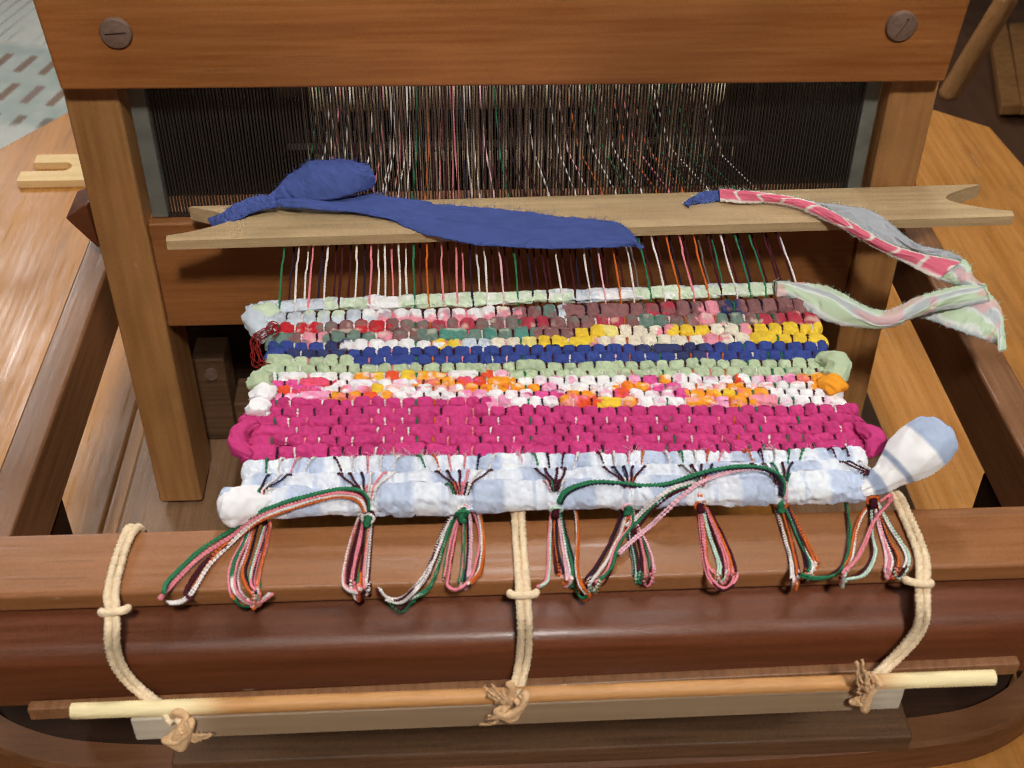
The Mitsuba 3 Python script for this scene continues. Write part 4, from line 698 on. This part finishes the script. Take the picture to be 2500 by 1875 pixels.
def ribbon(upper, lower, colour, bulge=0.003, thick=0.0009, n=260, m=26, seed=0, wav=0.0014, curl=0.0):
    """A strip of cloth between two edge curves, with thickness, a slight arch and ripples; colour(s, t) over its length and width."""
    U, L = spline(upper, 0.0008), spline(lower, 0.0008)
    ru = np.linspace(0, 1, len(U)); rl = np.linspace(0, 1, len(L)); s = np.linspace(0, 1, n)
    U = np.stack([np.interp(s, ru, U[:, k]) for k in range(3)], 1); L = np.stack([np.interp(s, rl, L[:, k]) for k in range(3)], 1)
    t = np.linspace(0, 1, m)
    V = U[:, None] * (1 - t)[None, :, None] + L[:, None] * t[None, :, None]
    du, dv = np.gradient(V, axis=0), np.gradient(V, axis=1)
    nr = np.cross(du, dv); nr /= np.linalg.norm(nr, axis=-1, keepdims=True) + 1e-12
    if nr[..., 2].mean() < 0: nr = -nr
    q = np.stack([np.repeat(s[:, None] * 9, m, 1), np.repeat(t[None] * 2.2 + seed, n, 0), np.zeros((n, m))], -1)
    d = bulge * np.sin(np.pi * t)[None] + wav * 2 * (meshkit.fbm(q, 3, seed=seed) - 0.5)
    d = d + wav * 1.1 * (np.minimum(np.abs(meshkit.fbm(q * np.array([0.8, 1.6, 1]) + 40, 3, seed=seed + 60) - 0.5), 0.13) * 4 - 0.35)
    edge = 0.0005 * (meshkit.noise(np.stack([np.repeat(s[:, None] * 220, m, 1), np.repeat((t[None] > .5) * 5.0, n, 0), np.zeros((n, m))], -1), seed=seed) - 0.5) * (np.abs(t - 0.5) > 0.49)[None]
    V = V + nr * d[..., None] + (U - L)[:, None] / (np.linalg.norm(U - L, axis=1)[:, None, None] + 1e-9) * edge[..., None] * 2
    B = V - nr * thick
    col = colour(np.repeat(s[:, None], m, 1), np.repeat(t[None], n, 0), q)
    ring = np.concatenate([V, B[:, ::-1]], 1)
    cc = np.concatenate([col, col[:, ::-1]], 1)
    f = grid_faces(n, 2 * m)
    return trimesh.Trimesh(ring.reshape(-1, 3), f, process=False), np.clip(cc.reshape(-1, 3), 0, 0.9)
def flat_col(rgb, var=0.10):
    c = np.array(lin(*rgb))
    def f(s, t, q): return c * (1 - var / 2 + var * meshkit.fbm(q * 3, 3))[..., None]
    return f
BLUE = flat_col((74, 90, 152), 0.26)
def two(name, up, lo, col, parent, **k):
    m, c = ribbon(up, lo, col, **k)
    EDGES.setdefault(parent, []).append((spline(up, 0.001), spline(lo, 0.001)))
    return put(name, m, 'm_cloth', parent, smooth=True, color=c)
EDGES = {}
blue = thing('blue_cloth_strip', 'royal blue cloth strip wound on the shuttle and lying over it', 'cloth strip')
two('band', [[-0.1308,-0.0138,0.284],[-0.1144,-0.0166,0.285],[-0.0929,-0.0156,0.283],[-0.0754,-0.0078,0.281],[-0.0397,-0.0178,0.2795],[0.0091,-0.0259,0.279],[0.0396,-0.0354,0.279],[0.0611,-0.0403,0.2785],[0.0713,-0.0586,0.277]],
    [[-0.1293,-0.0205,0.282],[-0.1138,-0.0257,0.283],[-0.0924,-0.0262,0.281],[-0.0703,-0.0297,0.279],[-0.0528,-0.0387,0.277],[-0.0312,-0.0492,0.275],[-0.0052,-0.0542,0.274],[0.0209,-0.0572,0.2735],[0.0747,-0.0573,0.274]], BLUE, blue, bulge=0.002, seed=2, wav=0.0016, thick=0.0006)
two('wrap', [[-0.1668,-0.0078,0.27],[-0.1527,-0.0146,0.279],[-0.1383,-0.0124,0.283],[-0.1286,-0.0144,0.285]],
    [[-0.1618,-0.0226,0.266],[-0.1563,-0.0282,0.272],[-0.1443,-0.025,0.28],[-0.1274,-0.0239,0.283]], BLUE, blue, bulge=0.004, seed=5)
two('flap', [[-0.1299,-0.012,0.2836],[-0.1261,-0.008,0.2888],[-0.1203,-0.004,0.2925],[-0.1137,-0.003,0.2973],[-0.1086,-0.003,0.2999],[-0.0984,-0.003,0.3007],[-0.0868,-0.003,0.3001],[-0.0759,-0.004,0.2971]],
    [[-0.1289,-0.016,0.2803],[-0.1191,-0.02,0.2825],[-0.1073,-0.022,0.2845],[-0.092,-0.022,0.2877],[-0.0825,-0.018,0.2881],[-0.0745,-0.012,0.287]], BLUE, blue, bulge=0.0065, seed=8, wav=0.0014)
two('underside', [[-0.1648,-0.0105,0.262],[-0.1536,0.0026,0.258],[-0.1439,0.0095,0.256]], [[-0.1621,-0.0145,0.262],[-0.1526,-0.007,0.257],[-0.1428,-0.0016,0.255]], BLUE, blue, seed=1)

def edge_hairs(parent, n, mat, length=0.0028):
    pts = np.concatenate([e for pair in EDGES[parent] for e in pair])
    def w():
        p = pts[rnd.randrange(len(pts))]
        return p[0] + rnd.uniform(-1, 1) * 0.0004, p[1] + rnd.uniform(-1, 1) * 0.0004, p[2] + rnd.uniform(-1, 1) * 0.0003
    put('frayed_fibre', hairs(n, w, length, None, up=0.1, r=0.00013), mat, parent, smooth=True, kind='stuff')
scene['m_fibre_blue'] = yarn_bsdf((86, 104, 176))
edge_hairs(blue, 900, 'm_fibre_blue')
def print_col(base, spots, back=None):
    b, sp = np.array(lin(*base)), np.array(lin(*spots))
    def f(s, t, q):
        ph = s * 8.5 + 0.7 * meshkit.noise(np.stack([s * 7, t * 2.0, s * 0], -1), seed=3)
        w = np.clip((np.abs(ph - np.floor(ph) - 0.5) - 0.02) * -14 + 6.2, 0, 1) * np.clip((0.44 - np.abs(t - 0.5)) * 14, 0, 1)
        return (b * (1 - w[..., None]) + sp * w[..., None]) * (0.93 + 0.14 * meshkit.fbm(q * 3, 2))[..., None]
    return f
def green_col(s, t, q):
    r = meshkit.fbm(np.stack([s * 7, t * 5.0, s * 0], -1), 3, seed=9)
    g, w, k, p = (np.array(lin(*c)) for c in ((196, 216, 186), (224, 230, 224), (172, 180, 184), (222, 160, 164)))
    a = np.clip(np.sin(t * 9 + r * 3) * 1.6, -1, 1)[..., None]
    c = np.where(a > 0, w + (g - w) * a, w + (k - w) * (-a) * 0.8)
    sp = np.clip((meshkit.noise(np.stack([s * 9, t * 3, s * 0], -1), seed=14) - 0.74) * 9, 0, 1)[..., None] * 0.6
    return c * (1 - sp) + p * sp
rib = thing('printed_cloth_strip', 'pale green, grey and pink printed cloth strip trailing from the rug over the shuttle end', 'cloth strip')
two('blue_end', [[0.1014,-0.0218,0.279],[0.1074,-0.015,0.279],[0.1147,-0.0095,0.279],[0.1252,-0.0081,0.279]], [[0.1031,-0.0211,0.277],[0.1096,-0.0196,0.277],[0.1162,-0.0185,0.277],[0.1239,-0.017,0.277]], BLUE, rib, seed=3)
two('pink_band', [[0.1235,-0.0104,0.281],[0.1343,-0.0149,0.283],[0.1455,-0.0182,0.283],[0.1573,-0.022,0.283],[0.1687,-0.0276,0.283],[0.1788,-0.0348,0.282],[0.1889,-0.0453,0.281],[0.1987,-0.0564,0.279],[0.2081,-0.0648,0.277],[0.2201,-0.07,0.275],[0.2336,-0.0729,0.273],[0.2455,-0.075,0.271]],
    [[0.1224,-0.0191,0.2785],[0.1325,-0.0221,0.279],[0.1441,-0.0229,0.279],[0.1546,-0.0247,0.279],[0.1643,-0.0298,0.279],[0.1728,-0.0365,0.278],[0.1825,-0.0452,0.277],[0.192,-0.0546,0.275],[0.2013,-0.0638,0.273],[0.2112,-0.0706,0.271],[0.2209,-0.0775,0.269],[0.2316,-0.0841,0.266]], print_col((232, 222, 214), (226, 112, 136)), rib, bulge=0.003, seed=6)
two('grey_fold', [[0.1711,-0.0232,0.28],[0.183,-0.0294,0.281],[0.1952,-0.0338,0.282],[0.205,-0.0409,0.282],[0.2114,-0.0503,0.281],[0.2173,-0.0619,0.279],[0.2223,-0.0669,0.277],[0.2315,-0.067,0.275],[0.2404,-0.0677,0.273],[0.2465,-0.0719,0.272]],
    [[0.1738,-0.0237,0.279],[0.1824,-0.0334,0.279],[0.1904,-0.0413,0.278],[0.199,-0.0532,0.277],[0.2085,-0.0617,0.275],[0.2169,-0.0644,0.273],[0.2251,-0.0672,0.272],[0.2332,-0.0699,0.271],[0.2401,-0.071,0.27],[0.2461,-0.074,0.27]], flat_col((176, 180, 186)), rib, bulge=0.0015, seed=7)
two('hanging_fold', [[0.2324,-0.0717,0.272],[0.248,-0.0708,0.27],[0.251,-0.0764,0.268],[0.251,-0.0803,0.266],[0.2545,-0.0852,0.263],[0.2591,-0.0871,0.259],[0.2621,-0.0896,0.256]],
    [[0.2149,-0.0657,0.268],[0.2215,-0.0715,0.266],[0.2279,-0.075,0.264],[0.2343,-0.0784,0.262],[0.2435,-0.0789,0.259],[0.2534,-0.0803,0.256],[0.2606,-0.0889,0.254]], green_col, rib, bulge=0.003, seed=11)
two('end_fold', [[0.2244,-0.0891,0.252],[0.2408,-0.0808,0.253],[0.2546,-0.0774,0.255],[0.2611,-0.0861,0.256],[0.2646,-0.095,0.254],[0.2627,-0.1081,0.25],[0.2595,-0.1214,0.246]],
    [[0.2196,-0.0952,0.25],[0.2259,-0.0978,0.249],[0.2336,-0.1014,0.248],[0.2418,-0.1061,0.247],[0.2491,-0.1106,0.246],[0.2561,-0.1135,0.245],[0.2601,-0.1198,0.244]], green_col, rib, bulge=0.004, seed=12)
two('loop', [[0.1409,-0.085,0.268],[0.1514,-0.0875,0.268],[0.16,-0.0901,0.269],[0.1688,-0.0952,0.27],[0.1755,-0.105,0.271],[0.1816,-0.1133,0.271],[0.1904,-0.1182,0.27],[0.2023,-0.112,0.269],[0.2154,-0.1023,0.268],[0.2264,-0.0952,0.266],[0.2373,-0.0892,0.264],[0.2506,-0.0845,0.262]],
    [[0.1405,-0.0965,0.266],[0.1483,-0.0959,0.265],[0.1535,-0.1038,0.264],[0.1617,-0.1122,0.263],[0.1691,-0.1167,0.262],[0.1771,-0.1184,0.261],[0.1872,-0.1186,0.26],[0.1966,-0.1178,0.26],[0.2058,-0.1127,0.259],[0.2169,-0.1065,0.259],[0.2316,-0.1007,0.258],[0.2584,-0.0931,0.257]], green_col, rib, bulge=0.004, seed=13)

edge_hairs(rib, 900, 'm_yarn_mint', 0.0022)

# ------------------------------------------------------------------ apron sticks and the cords that hold them
def stick(name, a, b, sy, sz, mat, label, seed=0):
    """a squared stick from a to b (the middle of its front face), sy deep and sz high"""
    a, b = np.array(a), np.array(b)
    return put(name, hull([p + np.array([0, dy, dz]) for p in (a, b) for dy in (0.0008, sy - 0.0008) for dz in (-sz / 2 + 0.0008, sz / 2 - 0.0008)], 0.0008), mat, label=label, category='stick', group='sticks tied along the front of the cloth beam')
def stain(name, pale, mid, x0, x1):
    def col(p, n, uv):
        g = fbm(p[0] * 14, p[1] * 400, p[2] * 400, 3)
        w = smoothstep(x0 - 0.012, x0 + 0.012, p[0] + (g - 0.5) * 0.01) * smoothstep(x1 + 0.012, x1 - 0.012, p[0] + (g - 0.5) * 0.01)
        return mix(lin(*pale), lin(*mid), w) * (0.85 + 0.3 * g)
    scene[name] = {'type': 'principled', 'base_color': proc(col), 'roughness': 0.55}
stain('m_dowel', (240, 222, 172), (196, 142, 86), -0.135, 0.150)
stain('m_lath_stained', (196, 186, 168), (150, 126, 100), -0.142, 0.140)
stick('apron_stick', [-0.1663,-0.3135,0.2067], [0.1559,-0.3135,0.2097], 0.0060, 0.0140, 'm_lath_stained', 'grey brown squared stick, lowest of the sticks tied along the front of the cloth beam')
da, db = np.array([-0.1908,-0.3105,0.2172]), np.array([0.1951,-0.3105,0.2183])
dp = da + (db - da) * np.linspace(0, 1, 60)[:, None]
put('apron_stick', tube(dp, 0.0034, 14, pitch=1e9), 'm_dowel', smooth=True, label='round stick with pale ends tied just above the grey brown stick', category='stick', group='sticks tied along the front of the cloth beam')
stick('apron_stick', [-0.2149,-0.298,0.1988], [0.2125,-0.298,0.2068], 0.005, 0.0075, 'm_side_rail', 'thin brown rod behind the pale-ended stick, longest of the three')

CORDS = [
 ('left', [[-0.172,-0.2357,0.2445],[-0.1722,-0.2398,0.2525],[-0.174,-0.2476,0.2525],[-0.1747,-0.2611,0.2525],[-0.1747,-0.2737,0.252],[-0.1741,-0.28,0.2519],[-0.1714,-0.288,0.2538],[-0.1704,-0.297,0.2515],[-0.1722,-0.298,0.2382],[-0.1709,-0.299,0.2274],[-0.1651,-0.301,0.2174],[-0.1552,-0.309,0.2166],[-0.1474,-0.316,0.2147]], (246, 1313), [-0.1704,-0.289,0.256], [-0.1467,-0.3165,0.2116]),
 ('middle', [[-0.0027,-0.223,0.2445],[-0.0033,-0.2338,0.2525],[-0.0034,-0.2476,0.2525],[-0.0035,-0.2629,0.2525],[-0.0034,-0.2723,0.252],[-0.0034,-0.28,0.2539],[-0.0037,-0.288,0.2557],[-0.0035,-0.297,0.2518],[-0.0034,-0.298,0.2354],[-0.0043,-0.299,0.2216],[-0.0065,-0.305,0.217],[-0.0086,-0.315,0.2225]], (1130, 1273), [-0.0038,-0.289,0.2585], [-0.0098,-0.3165,0.2224]),
 ('right', [[0.1709,-0.2256,0.2445],[0.1683,-0.2373,0.2525],[0.1689,-0.2491,0.2525],[0.1692,-0.2618,0.2525],[0.1687,-0.2723,0.252],[0.1667,-0.28,0.2532],[0.1638,-0.288,0.2536],[0.1624,-0.297,0.2494],[0.1632,-0.298,0.2374],[0.1596,-0.299,0.2267],[0.1529,-0.301,0.2172],[0.1445,-0.309,0.2185],[0.1387,-0.316,0.2202]], (1985, 1249), [0.161,-0.289,0.2579], [0.1378,-0.3165,0.2203]),
]
wh = {'left': 'knotted cream cord around the left of the breast beam', 'middle': 'cream cord hanging straight down the middle of the front beams', 'right': 'cream cord around the right of the breast beam, bending inward to a frayed knot'}
for side, path, _, ring, knot in CORDS:
    c = thing('tie_cord', wh[side], 'cord', 'cream cords tied round the front beams')
    p = spline(path, 0.0022)
    for sgn in (-1, 1):
        put('strand', tube(smooth_path(p, 4) + np.array([sgn * 0.0016, 0, 0.0]), 0.0019, 10, flat=0.05, pitch=0.012, wob=0.00012, seed=5 + sgn), 'm_cord', c, smooth=True)
    a = np.linspace(-0.4, 2 * math.pi - 0.5, 40)
    a = np.linspace(-0.35, math.pi + 0.35, 30)
    tl = {'left': 0.16, 'middle': 0.0, 'right': -0.22}[side]
    hp = np.array(ring) + np.stack([0.0054 * np.cos(a), -0.0004 - 0.0026 * np.sin(a), tl * 0.0054 * np.cos(a) - 0.0016 * (1 - np.sin(a))], 1)
    put('hitch', tube(hp, 0.0017, 9, flat=0.04, pitch=0.012), 'm_cord', c, smooth=True)
    kn = []
    R3 = random.Random(hash_ := {'left': 3, 'middle': 4, 'right': 5}[side])
    for j in range(6):
        a = np.linspace(0, 5.2, 40)
        tt = R3.uniform(0, 3.1)
        kp = np.array(knot) + np.stack([0.0052 * np.cos(a) * math.cos(tt) + 0.002 * np.sin(2 * a), -0.0035 * np.sin(a) - 0.001, 0.0060 * np.cos(a + tt) + 0.0015 * np.sin(3 * a)], 1)
        kn.append(tube(kp, 0.0016, 8, flat=0.06, pitch=0.012, wob=0.00015, seed=j))
    put('knot', join(kn), 'm_cord_knot', c, smooth=True)
    fr = []
    for j in range(12):
        d = {'left': (0.008, -0.001, -0.004), 'middle': (-0.008, -0.002, 0.010 if j % 2 else -0.008), 'right': (-0.004, -0.002, 0.016)}[side]
        e = np.array(knot) + np.array(d) * R3.uniform(0.7, 1.4) + np.array([R3.uniform(-1, 1), 0, R3.uniform(-1, 1)]) * 0.003
        mid = (np.array(knot) + e) / 2 + np.array([R3.uniform(-1, 1), -1, R3.uniform(-1, 1)]) * 0.003
        fr.append(tube(spline([knot, mid, e], 0.001), 0.0008, 5, flat=0.1, wob=0.0004, seed=j))
    put('frayed_end', join(fr), 'm_cord_knot', c, smooth=True)

# ------------------------------------------------------------------ pale shuttle on the table, chair beyond
from shapely.geometry import Polygon, Point, box as sbox
ps = [[-0.4681,0.4962],[-0.4676,0.4915],[-0.4105,0.494],[-0.3426,0.4914],[-0.3527,0.5484],[-0.4219,0.5534],[-0.4665,0.5537],[-0.4661,0.5345],[-0.4423,0.5369],[-0.4347,0.53],[-0.4357,0.5187],[-0.4546,0.5019]]
def from_outline(pts, z0, z1):
    pts = [tuple(p) for p in pts]
    poly = Polygon(pts).buffer(0)
    poly = poly.buffer(-0.0015).buffer(0.0015) if poly.geom_type == 'Polygon' else poly
    if poly.geom_type != 'Polygon': poly = max(poly.geoms, key=lambda g: g.area)
    m = trimesh.creation.extrude_polygon(poly, z1 - z0, engine='earcut'); m.apply_translation((0, 0, z0)); return m
a_ = np.array([-0.4674,0.494]); b_ = np.array([-0.4688,0.5478])
yl, yh = a_[1], b_[1]
x_l = a_[0]
fork = sbox(x_l, yl, x_l + 0.26, yh).difference(sbox(x_l - 0.01, yl + (yh - yl) * 0.36, x_l + 0.040, yl + (yh - yl) * 0.68).union(Point(x_l + 0.040, yl + (yh - yl) * 0.52).buffer((yh - yl) * 0.16))).difference(sbox(x_l - 0.01, yl + (yh - yl) * 0.5, x_l + 0.008, yh + 0.01))
fm = trimesh.creation.extrude_polygon(fork.buffer(-0.001).buffer(0.001), 0.0075, engine='earcut'); fm.apply_translation((0, 0, 0.0004))
put('flat_shuttle', fm, 'm_pale', smooth=30, label='pale flat shuttle with a forked end lying on the table at the left', category='shuttle')

def bar(pts, h):
    return hull([np.array(p) + np.array([dx, 0, dz]) for p in pts for dx in (-h, h) for dz in (-h * 0.5, h * 0.5)], 0.003)
chair = thing('chair', 'brown wooden chair standing beyond the right end of the table', 'chair')
put('leg', hull([[0.723,1.0,-0.0287], [0.6754,1.0,-0.1649], [0.6979,1.03,-0.1801], [0.7446,1.03,-0.0413]], 0.012), 'm_post', chair)
put('foot_bar', bar([[1.3966,2.4945,-0.7],[1.2543,1.9834,-0.7],[1.4335,2.5756,-0.735],[1.2874,2.0513,-0.735]], 0.020), 'm_post', chair)
put('foot_bar', bar([[1.4319,2.4342,-0.7],[1.3005,1.9817,-0.7],[1.4696,2.5138,-0.735],[1.3348,2.0495,-0.735]], 0.020), 'm_post', chair)
for k in range(5):
    put('seat_slat', hull([(1.22 + 0.0, 2.0 + 0.09 * k + 0.35, -0.45 + 0.0), (1.75, 2.0 + 0.09 * k + 0.35, -0.45), (1.22, 2.06 + 0.09 * k + 0.35, -0.45), (1.75, 2.06 + 0.09 * k + 0.35, -0.45)], 0.008), 'm_dark', chair)
